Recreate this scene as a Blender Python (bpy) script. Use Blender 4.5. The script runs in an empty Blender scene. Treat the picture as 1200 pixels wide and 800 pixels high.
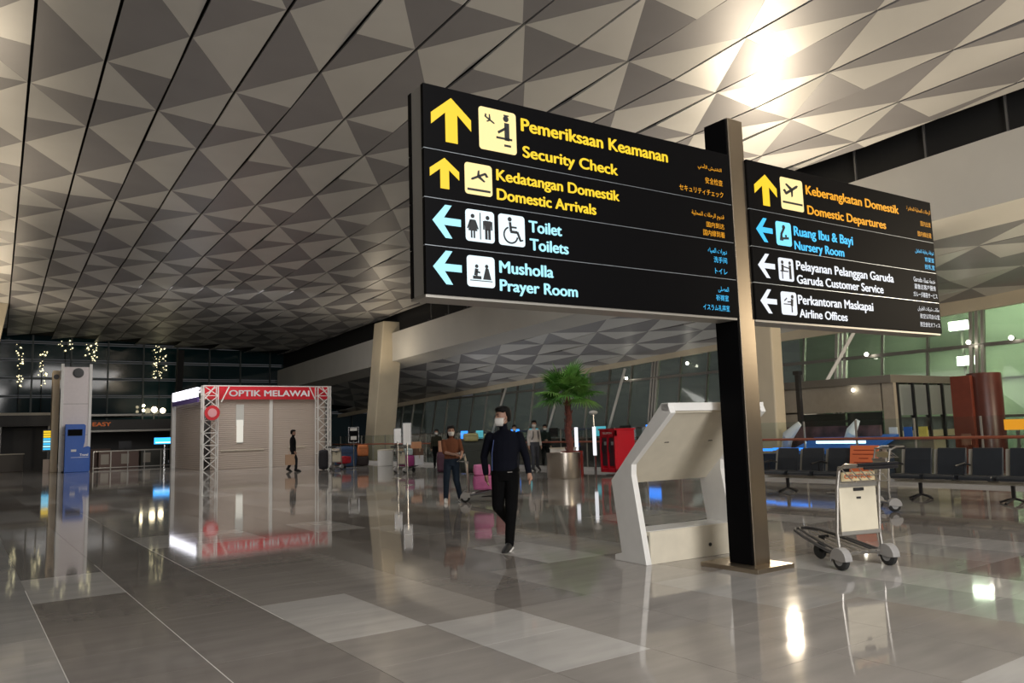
import bpy, bmesh, math, random
import numpy as np
from mathutils import Vector, Matrix
random.seed(7)
S = bpy.context.scene
COL = S.collection

# ------------------------------------------------------------------ camera
camd = bpy.data.cameras.new('camera'); cam = bpy.data.objects.new('camera', camd); COL.objects.link(cam)
camd.sensor_width = 36.0; camd.lens = 36.0 * 925 / 1200; camd.clip_end = 500; camd.clip_start = 0.05
ROT = ((0.820, -0.041, -0.571), (-0.571, -0.110, -0.813), (-0.029, 0.993, -0.114))
q = Matrix(ROT).to_quaternion(); q.normalize()
cam.matrix_world = Matrix.Translation((0, 0, 1.45)) @ q.to_matrix().to_4x4()
S.camera = cam
# ------------------------------------------------------------------ world, exposure
S.view_settings.view_transform = 'Standard'; S.view_settings.look = 'None'
S.view_settings.exposure = 0.0; S.view_settings.gamma = 1.0; S.view_settings.use_curve_mapping = False
W = bpy.data.worlds.new('night'); S.world = W; W.use_nodes = True
W.node_tree.nodes['Background'].inputs[0].default_value = (0.55, 0.56, 0.60, 1)
W.node_tree.nodes['Background'].inputs[1].default_value = 0.10
# ------------------------------------------------------------------ lamps
def lamp(kind, name, loc, energy, color=(1, .9, .75), size=1.0, target=None, sizey=None, spot=80, blend=.6):
    d = bpy.data.lights.new(name, kind); d.energy = energy; d.color = color
    if kind == 'AREA':
        d.size = size
        if sizey: d.shape = 'RECTANGLE'; d.size_y = sizey
    elif kind == 'SPOT':
        d.spot_size = math.radians(spot); d.spot_blend = blend; d.shadow_soft_size = size
    else: d.shadow_soft_size = size
    o = bpy.data.objects.new(name, d); COL.objects.link(o); o.location = loc
    if target is not None:
        o.rotation_euler = (Vector(target) - Vector(loc)).to_track_quat('-Z', 'Y').to_euler()
    return o
WARM = (1.0, .84, .62); NEUT = (1.0, .97, .94)
lamp('SPOT', 'column_uplight', (20.0, 14.75, 4.5), 2000, WARM, .16, (14.5, 10.5, 9.3), spot=120)
lamp('AREA', 'column_uplight', (1.0, 50.3, 4.6), 200, WARM, .5, (1.1, 49.5, 9.4))
lamp('AREA', 'column_uplight', (-.6, 27.0, 5.0), 200, WARM, .5, (-.5, 26, 9.7))
lamp('AREA', 'column_uplight', (19.2, 40.8, 5.0), 60, WARM, .6, (19.2, 40.81, 8.9))
lamp('SPOT', 'ceiling_floodlight', (3.0, -6.0, 3.5), 3600, NEUT, 2.0, (6.0, 9.0, 9.6), spot=130)
lamp('SPOT', 'ceiling_floodlight', (19.0, -2.0, 4.0), 2600, WARM, .6, (16.0, 9.0, 9.3), spot=120)
lamp('AREA', 'hall_downlight', (2.0, -3.0, 9.0), 1000, NEUT, 7, (5, 5, 0))
lamp('AREA', 'hall_downlight', (9.0, 22.0, 9.1), 420, NEUT, 8, (9, 22, 0))
lamp('AREA', 'hall_downlight', (10.0, 40.0, 8.8), 950, NEUT, 8, (11, 43, 0))
lamp('AREA', 'lower_ceiling_fill', (25.2, 30.0, 1.7), 130, NEUT, 1.0, (25.2, 30.01, 9), sizey=26)  # unseen fill added to brighten the lower ceiling, not a known lamp
lamp('AREA', 'lower_ceiling_fill', (22.5, 6.0, 3.0), 120, WARM, 1.0, (22.5, 6.01, 9), sizey=8)  # second added fill, for the right end of the lower ceiling
lamp('AREA', 'aisle_downlight', (23.0, 8.0, 6.0), 170, WARM, 3, (22, 8, 0))

# ------------------------------------------------------------------ materials
MATS = {}
def mat(name, col, rough=.5, metal=0.0, emit=0.0, noise=0.0, nscale=6.0, bump=0.0, spec=None, trans=0.0, alpha=1.0, coat=0.0, ecol=None):
    if name in MATS: return MATS[name]
    m = bpy.data.materials.new(name); m.use_nodes = True; nt = m.node_tree; b = nt.nodes['Principled BSDF']
    c = (*col, 1)
    b.inputs['Base Color'].default_value = c; b.inputs['Roughness'].default_value = rough; b.inputs['Metallic'].default_value = metal
    if spec is not None: b.inputs['Specular IOR Level'].default_value = spec
    if coat: b.inputs['Coat Weight'].default_value = coat; b.inputs['Coat Roughness'].default_value = .05
    if trans: b.inputs['Transmission Weight'].default_value = trans; b.inputs['IOR'].default_value = 1.45
    if alpha < 1: b.inputs['Alpha'].default_value = alpha
    if emit:
        b.inputs['Base Color'].default_value = (col[0]*.06, col[1]*.06, col[2]*.06, 1)
        b.inputs['Emission Color'].default_value = (*(ecol or col), 1); b.inputs['Emission Strength'].default_value = emit
    if noise or bump:
        tc = nt.nodes.new('ShaderNodeTexCoord'); n = nt.nodes.new('ShaderNodeTexNoise'); n.inputs['Scale'].default_value = nscale; n.inputs['Detail'].default_value = 5
        nt.links.new(tc.outputs['Object'], n.inputs['Vector'])
        if noise:
            mp = nt.nodes.new('ShaderNodeMapRange'); mp.inputs['To Min'].default_value = 1 - noise; mp.inputs['To Max'].default_value = 1 + noise
            mp.inputs['From Min'].default_value = .3; mp.inputs['From Max'].default_value = .7
            mx = nt.nodes.new('ShaderNodeVectorMath'); mx.operation = 'SCALE'; mx.inputs[0].default_value = col
            nt.links.new(n.outputs['Fac'], mp.inputs['Value']); nt.links.new(mp.outputs['Result'], mx.inputs['Scale'])
            nt.links.new(mx.outputs[0], b.inputs['Base Color'])
        if bump:
            bp = nt.nodes.new('ShaderNodeBump'); bp.inputs['Strength'].default_value = bump; bp.inputs['Distance'].default_value = .02
            nt.links.new(n.outputs['Fac'], bp.inputs['Height']); nt.links.new(bp.outputs['Normal'], b.inputs['Normal'])
    MATS[name] = m
    return m
def steel(name, col=(.55, .5, .44), rough=.28):
    m = mat(name, col, rough, 1.0)
    nt = m.node_tree; b = nt.nodes['Principled BSDF']
    tc = nt.nodes.new('ShaderNodeTexCoord'); mp = nt.nodes.new('ShaderNodeMapping'); mp.inputs['Scale'].default_value = (2, 2, 160)
    n = nt.nodes.new('ShaderNodeTexNoise'); n.inputs['Scale'].default_value = 2; n.inputs['Detail'].default_value = 4
    r = nt.nodes.new('ShaderNodeMapRange'); r.inputs['To Min'].default_value = rough - .08; r.inputs['To Max'].default_value = rough + .15
    nt.links.new(tc.outputs['Object'], mp.inputs[0]); nt.links.new(mp.outputs[0], n.inputs['Vector']); nt.links.new(n.outputs['Fac'], r.inputs['Value']); nt.links.new(r.outputs[0], b.inputs['Roughness'])
    return m
STEEL = steel('brushed_steel'); STEELW = steel('warm_brushed_steel', (.50, .42, .32), .3)
CHROME = mat('chrome', (.6, .6, .6), .2, 1)
WHITE = mat('white_laminate', (.74, .73, .70), .4, noise=.03)
CREAM = mat('cream_panel', (.62, .57, .46), .45, noise=.05)
BLACK = mat('black_plastic', (.012, .012, .014), .4)
BLACKG = mat('black_gloss_panel', (.0025, .0025, .003), .5, spec=.06)
RUBBER = mat('rubber', (.02, .02, .02), .8)
CONC = mat('painted_concrete', (.60, .52, .38), .6, noise=.05, nscale=1.2, bump=.05)
FASC = mat('fascia_paint', (.62, .60, .55), .5, noise=.04, nscale=.6)
DARK = mat('dark_recess', (.012, .012, .012), .7)
GLASS = mat('clear_glass', (.85, .93, .90), .03, trans=1.0)

# ------------------------------------------------------------------ mesh builder
class MB:
    def __init__(s): s.v = []; s.f = []; s.mi = []; s.cur = 0
    def add(s, vs, fs):
        o = len(s.v); s.v += [tuple(v) for v in vs]; s.f += [tuple(i + o for i in f) for f in fs]; s.mi += [s.cur] * len(fs); return s
    def box(s, x0, x1, y0, y1, z0, z1, M=None):
        vs = [Vector((x, y, z)) for z in (z0, z1) for y in (y0, y1) for x in (x0, x1)]
        if M is not None: vs = [M @ v for v in vs]
        return s.add(vs, [(0, 2, 3, 1), (4, 5, 7, 6), (0, 1, 5, 4), (2, 6, 7, 3), (0, 4, 6, 2), (1, 3, 7, 5)])
    def cbox(s, c, sz, M=None):
        return s.box(c[0]-sz[0]/2, c[0]+sz[0]/2, c[1]-sz[1]/2, c[1]+sz[1]/2, c[2]-sz[2]/2, c[2]+sz[2]/2, M)
    def prism(s, poly, d0, d1, fn):
        n = len(poly); vs = [fn(a, b, d0) for a, b in poly] + [fn(a, b, d1) for a, b in poly]
        fs = [tuple(range(n)), tuple(range(2*n-1, n-1, -1))] + [(i, i+n, (i+1) % n + n, (i+1) % n) for i in range(n)]
        return s.add(vs, fs)
    def bar(s, a, b, w, h=None, up=(0, 0, 1)):
        a = Vector(a); b = Vector(b); d = (b - a).normalized(); h = h or w; U = Vector(up)
        if abs(d.dot(U)) > .98: U = Vector((0, 1, 0))
        x = d.cross(U).normalized(); y = x.cross(d).normalized()
        vs = [p + x*i*w/2 + y*j*h/2 for p in (a, b) for i, j in ((-1, -1), (1, -1), (1, 1), (-1, 1))]
        return s.add(vs, [(0, 1, 2, 3), (7, 6, 5, 4)] + [(i, i+4, (i+1) % 4 + 4, (i+1) % 4) for i in range(4)])
    def tube(s, pts, r, n=8, cap=True):
        pts = [Vector(p) for p in pts]; rs = r if isinstance(r, (list, tuple)) else [r]*len(pts)
        rings = []; prev = None
        for i, p in enumerate(pts):
            d = (pts[min(i+1, len(pts)-1)] - pts[max(i-1, 0)])
            d = d.normalized() if d.length > 1e-9 else Vector((0, 0, 1))
            if prev is None:
                x = d.cross(Vector((0, 0, 1)));
                if x.length < .05: x = d.cross(Vector((0, 1, 0)))
                x.normalize()
            else:
                x = prev - d * prev.dot(d); x.normalize()
            prev = x; y = d.cross(x); R = rs[i]; rx, ry = R if isinstance(R, tuple) else (R, R)
            rings.append([p + x*rx*math.cos(t) + y*ry*math.sin(t) for t in [2*math.pi*k/n for k in range(n)]])
        vs = [v for rg in rings for v in rg]; fs = []
        for i in range(len(pts)-1):
            for k in range(n): fs.append((i*n+k, i*n+(k+1) % n, (i+1)*n+(k+1) % n, (i+1)*n+k))
        if cap: fs += [tuple(range(n-1, -1, -1)), tuple(range((len(pts)-1)*n, len(pts)*n))]
        return s.add(vs, fs)
    def lathe(s, prof, n=24, c=(0, 0, 0), M=None):
        vs = []; c = Vector(c)
        for r, z in prof:
            for k in range(n):
                v = Vector((r*math.cos(2*math.pi*k/n), r*math.sin(2*math.pi*k/n), z))
                if M is not None: v = M @ v
                vs.append(c + v)
        fs = [(i*n+k, i*n+(k+1) % n, (i+1)*n+(k+1) % n, (i+1)*n+k) for i in range(len(prof)-1) for k in range(n)]
        fs += [tuple(range(n-1, -1, -1)), tuple(range((len(prof)-1)*n, len(prof)*n))]
        return s.add(vs, fs)
    def ball(s, c, r, n=12, sq=(1, 1, 1)):
        prof = [(max(math.sin(math.pi*i/8), .01)*r, -math.cos(math.pi*i/8)*r) for i in range(9)]
        return s.lathe(prof, n, c, Matrix.Diagonal(sq))
    def mesh(s, name, mats, smooth=False):
        me = bpy.data.meshes.new(name); me.from_pydata(s.v, [], s.f)
        for m in (mats if isinstance(mats, (list, tuple)) else [mats]): me.materials.append(m)
        if any(s.mi): me.polygons.foreach_set('material_index', s.mi)
        bm = bmesh.new(); bm.from_mesh(me); bmesh.ops.recalc_face_normals(bm, faces=bm.faces); bm.to_mesh(me); bm.free()
        if smooth:
            me.polygons.foreach_set('use_smooth', [True]*len(me.polygons))
            try: me.set_sharp_from_angle(angle=math.radians(38))
            except Exception: pass
        me.update(); return me
    def build(s, name, mats, parent=None, smooth=False, bevel=0.0, loc=None):
        o = bpy.data.objects.new(name, s.mesh(name, mats, smooth)); COL.objects.link(o); o.parent = parent
        if loc: o.location = loc
        if bevel:
            b = o.modifiers.new('bevel', 'BEVEL'); b.width = bevel; b.segments = 2; b.limit_method = 'ANGLE'
        return o
def tag(o, label=None, cat=None, group=None, kind=None):
    if label: o['label'] = label
    if cat: o['category'] = cat
    if group: o['group'] = group
    if kind: o['kind'] = kind
    return o
def thing(name, label, cat, loc=(0, 0, 0), rz=0, group=None):
    o = bpy.data.objects.new(name, None); COL.objects.link(o); o.location = loc; o.rotation_euler = (0, 0, rz)
    o.empty_display_size = .2
    return tag(o, label, cat, group)
def struct(o): o['kind'] = 'structure'; return o
def copy_tree(o, loc, rz, label=None, group=None):
    r = o.copy(); COL.objects.link(r); r.location = loc; r.rotation_euler = (0, 0, rz)
    if label: r['label'] = label
    if group: r['group'] = group
    for ch in list(o.children):
        c = ch.copy(); COL.objects.link(c); c.parent = r
        for g in list(ch.children):
            d = g.copy(); COL.objects.link(d); d.parent = c
    return r
# Arabic letters are joined and reversed by hand, since text curves do neither
AR = {'ا': (0xFE8D, 0xFE8E), 'أ': (0xFE83, 0xFE84), 'ة': (0xFE93, 0xFE94), 'د': (0xFEA9, 0xFEAA), 'ذ': (0xFEAB, 0xFEAC), 'ر': (0xFEAD, 0xFEAE), 'و': (0xFEED, 0xFEEE), 'ى': (0xFEEF, 0xFEF0),
      'ب': (0xFE8F,), 'ت': (0xFE95,), 'ج': (0xFE9D,), 'ح': (0xFEA1,), 'خ': (0xFEA5,), 'س': (0xFEB1,), 'ش': (0xFEB5,), 'ص': (0xFEB9,), 'ط': (0xFEC1,), 'ع': (0xFEC9,), 'غ': (0xFECD,), 'ف': (0xFED1,), 'ق': (0xFED5,),
      'ك': (0xFED9,), 'ل': (0xFEDD,), 'م': (0xFEE1,), 'ن': (0xFEE5,), 'ه': (0xFEE9,), 'ي': (0xFEF1,)}
def arab(t):
    words = []
    for w in t.split(' '):
        out = ''
        for i, ch in enumerate(w):
            if ch not in AR: out += ch; continue
            pj = i > 0 and w[i-1] in AR and len(AR[w[i-1]]) == 1
            nj = i < len(w)-1 and w[i+1] in AR
            b = AR[ch]
            if len(b) == 2: out += chr(b[1] if pj else b[0])
            else: out += chr(b[0] + (3 if pj and nj else 1 if pj else 2 if nj else 0))
        words.append(out[::-1])
    return ' '.join(words[::-1])
DG = None
def textmesh(name, body, x0, x1, z0, z1, m, parent, y=-.003, bold=0.0, fit=True, right=False, depth=.002, M=None):
    """lettering in the local XZ plane, facing -Y, fitted between x0..x1 and cap height z0..z1"""
    c = bpy.data.curves.new('text', 'FONT'); c.body = body; c.size = 1; c.extrude = 0
    o = bpy.data.objects.new('text', c); COL.objects.link(o)
    bpy.context.view_layer.update()
    me = bpy.data.meshes.new_from_object(o.evaluated_get(bpy.context.evaluated_depsgraph_get()))
    bpy.data.objects.remove(o)
    n = len(me.vertices); co = np.empty(n*3); me.vertices.foreach_get('co', co); co = co.reshape(-1, 3)
    ax0, ax1 = co[:, 0].min(), co[:, 0].max(); 
    if fit == 'box': ay0, ay1 = co[:, 1].min(), co[:, 1].max()
    else: ay0, ay1 = 0.0, .73
    sz = (z1-z0)/(ay1-ay0); sx = (x1-x0)/(ax1-ax0) if fit else sz
    X = (x0 + (co[:, 0]-ax0)*sx) if not right else (x1 - (ax1-co[:, 0])*sx)
    out = np.stack([X, np.full(n, y), z0 + (co[:, 1]-ay0)*sz], 1)
    if M is not None: out = np.array([tuple(M @ Vector(p)) for p in out])
    me.vertices.foreach_set('co', out.reshape(-1)); me.update()
    if bold and M is None:
        bm = bmesh.new(); w_b = (z1-z0)*.05
        for q_ in range(5):
            n0 = len(bm.verts); bm.from_mesh(me); bm.verts.ensure_lookup_table()
            for v in bm.verts[n0:]: v.co += Vector((w_b*(q_-2)/2, -.0002*q_, (w_b*.5*(1 if q_ % 2 else -1)) if q_ not in (0, 4) else 0))
        bm.to_mesh(me); bm.free()
    me.materials.clear(); me.materials.append(m)
    ns = body.strip().count(' ')
    if ns:
        Xs = [v.co.x for v in me.vertices]; rg = sorted((min(Xs[i] for i in p.vertices), max(Xs[i] for i in p.vertices)) for p in me.polygons)
        gaps = []; hi = rg[0][1]
        for a, b_ in rg[1:]:
            if a > hi: gaps.append((a-hi, (a+hi)/2))
            hi = max(hi, b_)
        cuts = sorted(g[1] for g in sorted(gaps, reverse=True)[:ns])
    else: cuts = []
    lim = [-1e9] + cuts + [1e9]; ob = None
    for lo, hi in zip(lim[:-1], lim[1:]):
        bm = bmesh.new(); bm.from_mesh(me)
        kill = [v for v in bm.verts if not lo < v.co.x <= hi]
        bmesh.ops.delete(bm, geom=kill, context='VERTS'); m2 = bpy.data.meshes.new(name); bm.to_mesh(m2); bm.free(); m2.materials.append(m)
        ob = bpy.data.objects.new(name, m2); COL.objects.link(ob); ob.parent = parent
    return ob

# projection, used only to rank pieces by how large the photograph shows them
RM = np.array(ROT)
def proj(P):
    v = RM.T @ (np.array(P, float) - np.array([0, 0, 1.45]))
    if v[2] > -.3: return None
    return 600 - 925*v[0]/v[2], 400 + 925*v[1]/v[2]
def shown(pts):
    ps = [proj(p) for p in pts]
    if any(p is None for p in ps): 
        return 0
    xs = [min(max(p[0], 0), 1200) for p in ps]; ys = [min(max(p[1], 0), 800) for p in ps]
    n = len(ps); return abs(sum(xs[i]*ys[(i+1) % n]-xs[(i+1) % n]*ys[i] for i in range(n)))/2

# ================================================================== STRUCTURE
# ---- floor of polished tiles
def floor_mat(name, col):
    m = mat(name, col, .09, spec=.62)
    nt = m.node_tree; b = nt.nodes['Principled BSDF']
    g = nt.nodes.new('ShaderNodeNewGeometry')
    mp = nt.nodes.new('ShaderNodeMapping'); mp.inputs['Scale'].default_value = (.5, 2.2, 1); nt.links.new(g.outputs['Position'], mp.inputs[0])
    n = nt.nodes.new('ShaderNodeTexNoise'); n.inputs['Scale'].default_value = 2.5; n.inputs['Detail'].default_value = 6; nt.links.new(mp.outputs[0], n.inputs['Vector'])
    r = nt.nodes.new('ShaderNodeMapRange'); r.inputs['From Min'].default_value = .3; r.inputs['From Max'].default_value = .7; r.inputs['To Min'].default_value = .9; r.inputs['To Max'].default_value = 1.1
    s = nt.nodes.new('ShaderNodeVectorMath'); s.operation = 'SCALE'; s.inputs[0].default_value = col
    nt.links.new(n.outputs['Fac'], r.inputs['Value']); nt.links.new(r.outputs[0], s.inputs['Scale']); nt.links.new(s.outputs[0], b.inputs['Base Color'])
    r2 = nt.nodes.new('ShaderNodeMapRange'); r2.inputs['To Min'].default_value = .025; r2.inputs['To Max'].default_value = .075
    nt.links.new(n.outputs['Fac'], r2.inputs['Value']); nt.links.new(r2.outputs[0], b.inputs['Roughness'])
    return m
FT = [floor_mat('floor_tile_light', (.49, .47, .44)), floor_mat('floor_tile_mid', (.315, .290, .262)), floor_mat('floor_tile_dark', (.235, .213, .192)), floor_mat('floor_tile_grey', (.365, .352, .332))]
GROUT = mat('grout', (.40, .37, .33), .5)
fb = MB(); fb.box(-14, 60, -12, 70, -.12, -.0115)
floor = struct(fb.build('floor', GROUT))
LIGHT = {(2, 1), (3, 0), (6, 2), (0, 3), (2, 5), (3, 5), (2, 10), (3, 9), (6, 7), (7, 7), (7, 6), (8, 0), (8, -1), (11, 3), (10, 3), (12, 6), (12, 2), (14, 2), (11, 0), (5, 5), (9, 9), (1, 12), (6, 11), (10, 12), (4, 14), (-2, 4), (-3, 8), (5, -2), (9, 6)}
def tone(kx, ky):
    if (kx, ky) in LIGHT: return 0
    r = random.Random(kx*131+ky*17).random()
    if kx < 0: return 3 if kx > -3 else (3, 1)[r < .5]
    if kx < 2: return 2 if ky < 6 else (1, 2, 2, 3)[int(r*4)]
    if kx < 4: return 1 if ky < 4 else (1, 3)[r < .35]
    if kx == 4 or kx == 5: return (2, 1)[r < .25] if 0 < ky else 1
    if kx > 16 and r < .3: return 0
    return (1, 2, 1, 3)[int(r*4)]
tiles = []
for i in range(-16, 34):
    for j in range(-8, 80):
        x0 = .62+.8*i; y0 = 3.95+.8*j
        if x0 < -12.5 or x0 > 26.2: continue
        t = tone(i, j//2)
        tiles.append((shown([(x0, y0, 0), (x0+.8, y0, 0), (x0+.8, y0+.8, 0), (x0, y0+.8, 0)]), x0, y0, t))
tiles.sort(key=lambda t: -t[0])
tm = []
for t in range(4):
    b = MB(); b.box(.0016, .7984, .0016, .7984, -.012, 0); tm.append(b.mesh('tile', FT[t]))
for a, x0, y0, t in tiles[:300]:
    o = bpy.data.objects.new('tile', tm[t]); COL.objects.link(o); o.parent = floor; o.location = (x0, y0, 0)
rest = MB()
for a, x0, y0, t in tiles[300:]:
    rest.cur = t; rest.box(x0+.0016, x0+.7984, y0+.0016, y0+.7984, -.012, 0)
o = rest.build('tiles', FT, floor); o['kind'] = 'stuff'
for jx, ya, yb in ((1.42, 3.0, 11.0), (2.22, 6.5, 19.5), (.62, 3.0, 9.6)):
    b = MB(); b.box(jx-.0035, jx+.0035, ya, yb, -.004, .0006); b.build('joint_strip', mat('pale_joint', (.62, .60, .56), .4), floor)
# hall beyond the window line
b = MB(); b.box(26.7, 60, -12, 70, -.012, 0); b.build('outside_paving', mat('asphalt', (.05, .05, .05), .8), floor)

# ---- faceted ceiling
LPAN = mat('ceiling_panel_lit', (.60, .592, .57), .40, .30, noise=.04, nscale=.7)  # light and shade of the relief put into two panel tones
DPAN = mat('ceiling_panel_shaded', (.275, .268, .278), .40, .30, noise=.05, nscale=.7)  # shaded facet tone of the same panel
Nn = Vector((.0430, .0100, .9990)).normalized(); uu = Vector((.0330, .9990, -.0120)); uu = (uu - Nn*uu.dot(Nn)).normalized(); xx = uu.cross(Nn).normalized()
CM = Matrix((( xx.x, uu.x, Nn.x, 0), (xx.y, uu.y, Nn.y, 0), (xx.z, uu.z, Nn.z, 0), (0, 0, 0, 1)))
CM.translation = Nn*9.9734
b = MB(); b.box(-13, 19.36, -14, 66.5, .30, .42)
ceiling = struct(b.build('ceiling', DARK)); ceiling.matrix_world = CM
PIT = 1.3605; Lp = 4.1
def facets():
    """(triangle, tone) in ceiling coordinates; a dark and a pale triangle, then a folded pair"""
    out = []
    for k in range(-9, 15):
        xa = PIT*k - .1016; xb = xa + PIT
        if xb > 19.6: xb = 19.36
        if xb - xa < .3: continue
        s0 = 14.15 if k % 2 else 16.2
        for m in range(-4, 7):
            s = s0 + 8.2*m
            if s > 62 or s < -14: continue
            D = .05
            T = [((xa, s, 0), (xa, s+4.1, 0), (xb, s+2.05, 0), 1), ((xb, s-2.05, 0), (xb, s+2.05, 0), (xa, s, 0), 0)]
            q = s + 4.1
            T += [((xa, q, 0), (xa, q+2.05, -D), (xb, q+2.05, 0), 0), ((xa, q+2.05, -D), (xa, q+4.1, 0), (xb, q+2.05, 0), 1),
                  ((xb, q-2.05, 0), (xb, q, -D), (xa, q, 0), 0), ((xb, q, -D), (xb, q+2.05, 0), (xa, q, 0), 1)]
            out += [(Vector(t[0]), Vector(t[1]), Vector(t[2]), t[3]) for t in T]
    return out
def slab(mb, P, th, gx=.030, gy=.004):
    c = sum(P, Vector())/3; Q = []
    for p in P:
        d = c - p; Q.append(p + Vector((math.copysign(gx, d.x) if abs(d.x) > 1e-6 else 0, d.y*gy, 0)))
    mb.add([*Q, *[v+Vector((0, 0, th)) for v in Q]], [(0, 1, 2), (3, 5, 4), (0, 3, 4, 1), (1, 4, 5, 2), (2, 5, 3, 0)])
FAC = []
for A, B_, C_, t in facets():
    w = [CM @ p for p in (A, B_, C_)]
    FAC.append((shown(w), A, B_, C_, t))
FAC.sort(key=lambda t: -t[0])
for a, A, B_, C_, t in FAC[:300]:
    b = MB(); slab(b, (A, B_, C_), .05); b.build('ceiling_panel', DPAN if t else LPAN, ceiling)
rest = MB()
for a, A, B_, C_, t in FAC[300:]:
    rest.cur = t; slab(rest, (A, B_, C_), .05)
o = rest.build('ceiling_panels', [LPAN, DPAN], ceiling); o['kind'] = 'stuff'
# edge trough beside the faceted ceiling
def vp(x0, y0): return lambda a, bb, d: None
# line of the ceiling's edge in plan: from (19.75,-2) to (22.0,67)
def EX(y): return 20.02 + (y-7.5)*.033
def ruled(mb, ys, pa, pb):
    """strip between two lines, pa(y), pb(y) -> points"""
    vs = []
    for y in ys: vs += [pa(y), pb(y)]
    mb.add(vs, [(2*i, 2*i+1, 2*i+3, 2*i+2) for i in range(len(ys)-1)])
YS = [-8, 0, 8, 16, 24, 32, 42, 50, 58, 66.5]
ztop = lambda y: 9.13 - (y-7.5)*.0127*1.0
b = MB()
ruled(b, YS, lambda y: (EX(y)-.05, y, ztop(y)+.35), lambda y: (EX(y)+.5, y, ztop(y)+.35))
ruled(b, YS, lambda y: (EX(y)+.5, y, ztop(y)+.35), lambda y: (EX(y)+.5, y, 8.0-(y-7.5)*.012))
trough = struct(b.build('trim_1', DARK))
b = MB()
for y in range(2, 40, 2):
    b.bar((EX(y)+.22, y, ztop(y)+.34), (EX(y)+.22, y, 8.15-(y-7.5)*.012), .05)
    b.bar((EX(y)+.02, y, 8.12-(y-7.5)*.012), (EX(y)+.45, y, 8.12-(y-7.5)*.012), .04)
o = b.build('hanger_rods', mat('grey_steel', (.18, .18, .18), .5, .6), trough); o['kind'] = 'stuff'
# pale fascia beam
ztp = lambda y: 8.17 - max(0, y-7.5)*.0165
zbt = lambda y: 6.50 - (y-7.5)*.0175
b = MB()
ruled(b, YS, lambda y: (EX(y), y, ztp(y)), lambda y: (EX(y), y, zbt(y)))
ruled(b, YS, lambda y: (EX(y), y, zbt(y)), lambda y: (EX(y)+.16, y, zbt(y)))
ruled(b, YS, lambda y: (EX(y)+.16, y, zbt(y)), lambda y: (EX(y)+.16, y, ztp(y)))
ruled(b, YS, lambda y: (EX(y)+.16, y, ztp(y)), lambda y: (EX(y), y, ztp(y)))
beam = struct(b.build('trim_2', FASC))
# smooth soffit then lower faceted ceiling running down to the window head
WX = 27.0
def wtop(y): return 5.50 - (y-10.7)*.0385
def LC(s, y):   # s 0..1 from the beam to the window wall
    a = Vector((EX(y)+.16, y, zbt(y)+.02)); bb = Vector((WX+.9, y, wtop(y)+.02)); return a.lerp(bb, s)
b = MB()
ruled(b, YS, lambda y: LC(0, y), lambda y: LC(.17, y)-Vector((0, 0, .02)))
ruled(b, YS, lambda y: LC(.17, y)-Vector((0, 0, .02)), lambda y: LC(.17, y)+Vector((0, 0, .2)))
struct(b.build('trim_3', FASC))
b = MB(); ruled(b, YS, lambda y: LC(.17, y)+Vector((0, 0, .2)), lambda y: LC(1.0, y)+Vector((0, 0, .2)))
low = struct(b.build('ceiling', DARK))
NS = 5; w_ = (1-.17)/NS
low_f = []
for k in range(NS):
    sa = .17+w_*k; sb = sa+w_
    s0 = 14.15 if k % 2 else 16.2
    for m in range(-3, 7):
        s = s0+8.2*m
        if s < -8 or s > 60: continue
        q = s+4.1; D = .05
        T = [((sa, s, 0), (sa, s+4.1, 0), (sb, s+2.05, 0), 1), ((sb, s-2.05, 0), (sb, s+2.05, 0), (sa, s, 0), 0),
             ((sa, q, 0), (sa, q+2.05, -D), (sb, q+2.05, 0), 0), ((sa, q+2.05, -D), (sa, q+4.1, 0), (sb, q+2.05, 0), 1),
             ((sb, q-2.05, 0), (sb, q, -D), (sa, q, 0), 0), ((sb, q, -D), (sb, q+2.05, 0), (sa, q, 0), 1)]
        for t in T:
            P = [LC(p[0], p[1])+Vector((0, 0, p[2])) for p in t[:3]]
            low_f.append((shown(P), P, t[3]))
low_f.sort(key=lambda t: -t[0])
rest = MB()
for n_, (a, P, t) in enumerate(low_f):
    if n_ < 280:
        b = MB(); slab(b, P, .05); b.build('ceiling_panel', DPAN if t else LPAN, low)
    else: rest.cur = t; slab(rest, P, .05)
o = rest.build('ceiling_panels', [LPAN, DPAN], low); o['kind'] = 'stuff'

# ---- leaning window wall on the right
MUL = mat('grey_aluminium', (.20, .19, .17), .4, .6); MULL = mat('pale_aluminium', (.42, .40, .36), .4, .5)
PANE = mat('dark_green_glass', (.50, .58, .50), .04, trans=.9)
def WXz(z): return WX + .17*z - .1
win = MB()
for z, hh in ((.05, .1), (1.5, .09), (3.84, .12)):
    win.box(WXz(z)-.08, WXz(z)+.08, -6, 62, z-hh/2, z+hh/2)
window1 = struct(win.build('window_1', MUL))
b = MB(); 
vs = []
for y in YS: vs.append((y, wtop(y)))
for i in range(len(vs)-1):
    (ya, za), (yb, zb) = vs[i], vs[i+1]
    ha = .42 if ya < 20 else .2; hb = .42 if yb < 20 else .2
    X = lambda z: WXz(z)-.12
    b.add([(X(za), ya, za+.1), (X(zb), yb, zb+.1), (X(zb-hb), yb, zb-hb), (X(za-ha), ya, za-ha), (X(za)+.2, ya, za+.1), (X(zb)+.2, yb, zb+.1), (X(zb-hb)+.2, yb, zb-hb), (X(za-ha)+.2, ya, za-ha)],
          [(0, 1, 2, 3), (7, 6, 5, 4), (3, 2, 6, 7), (0, 4, 5, 1)])
struct(b.build('trim_4', CONC))
y = 7.5; i = 0
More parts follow.
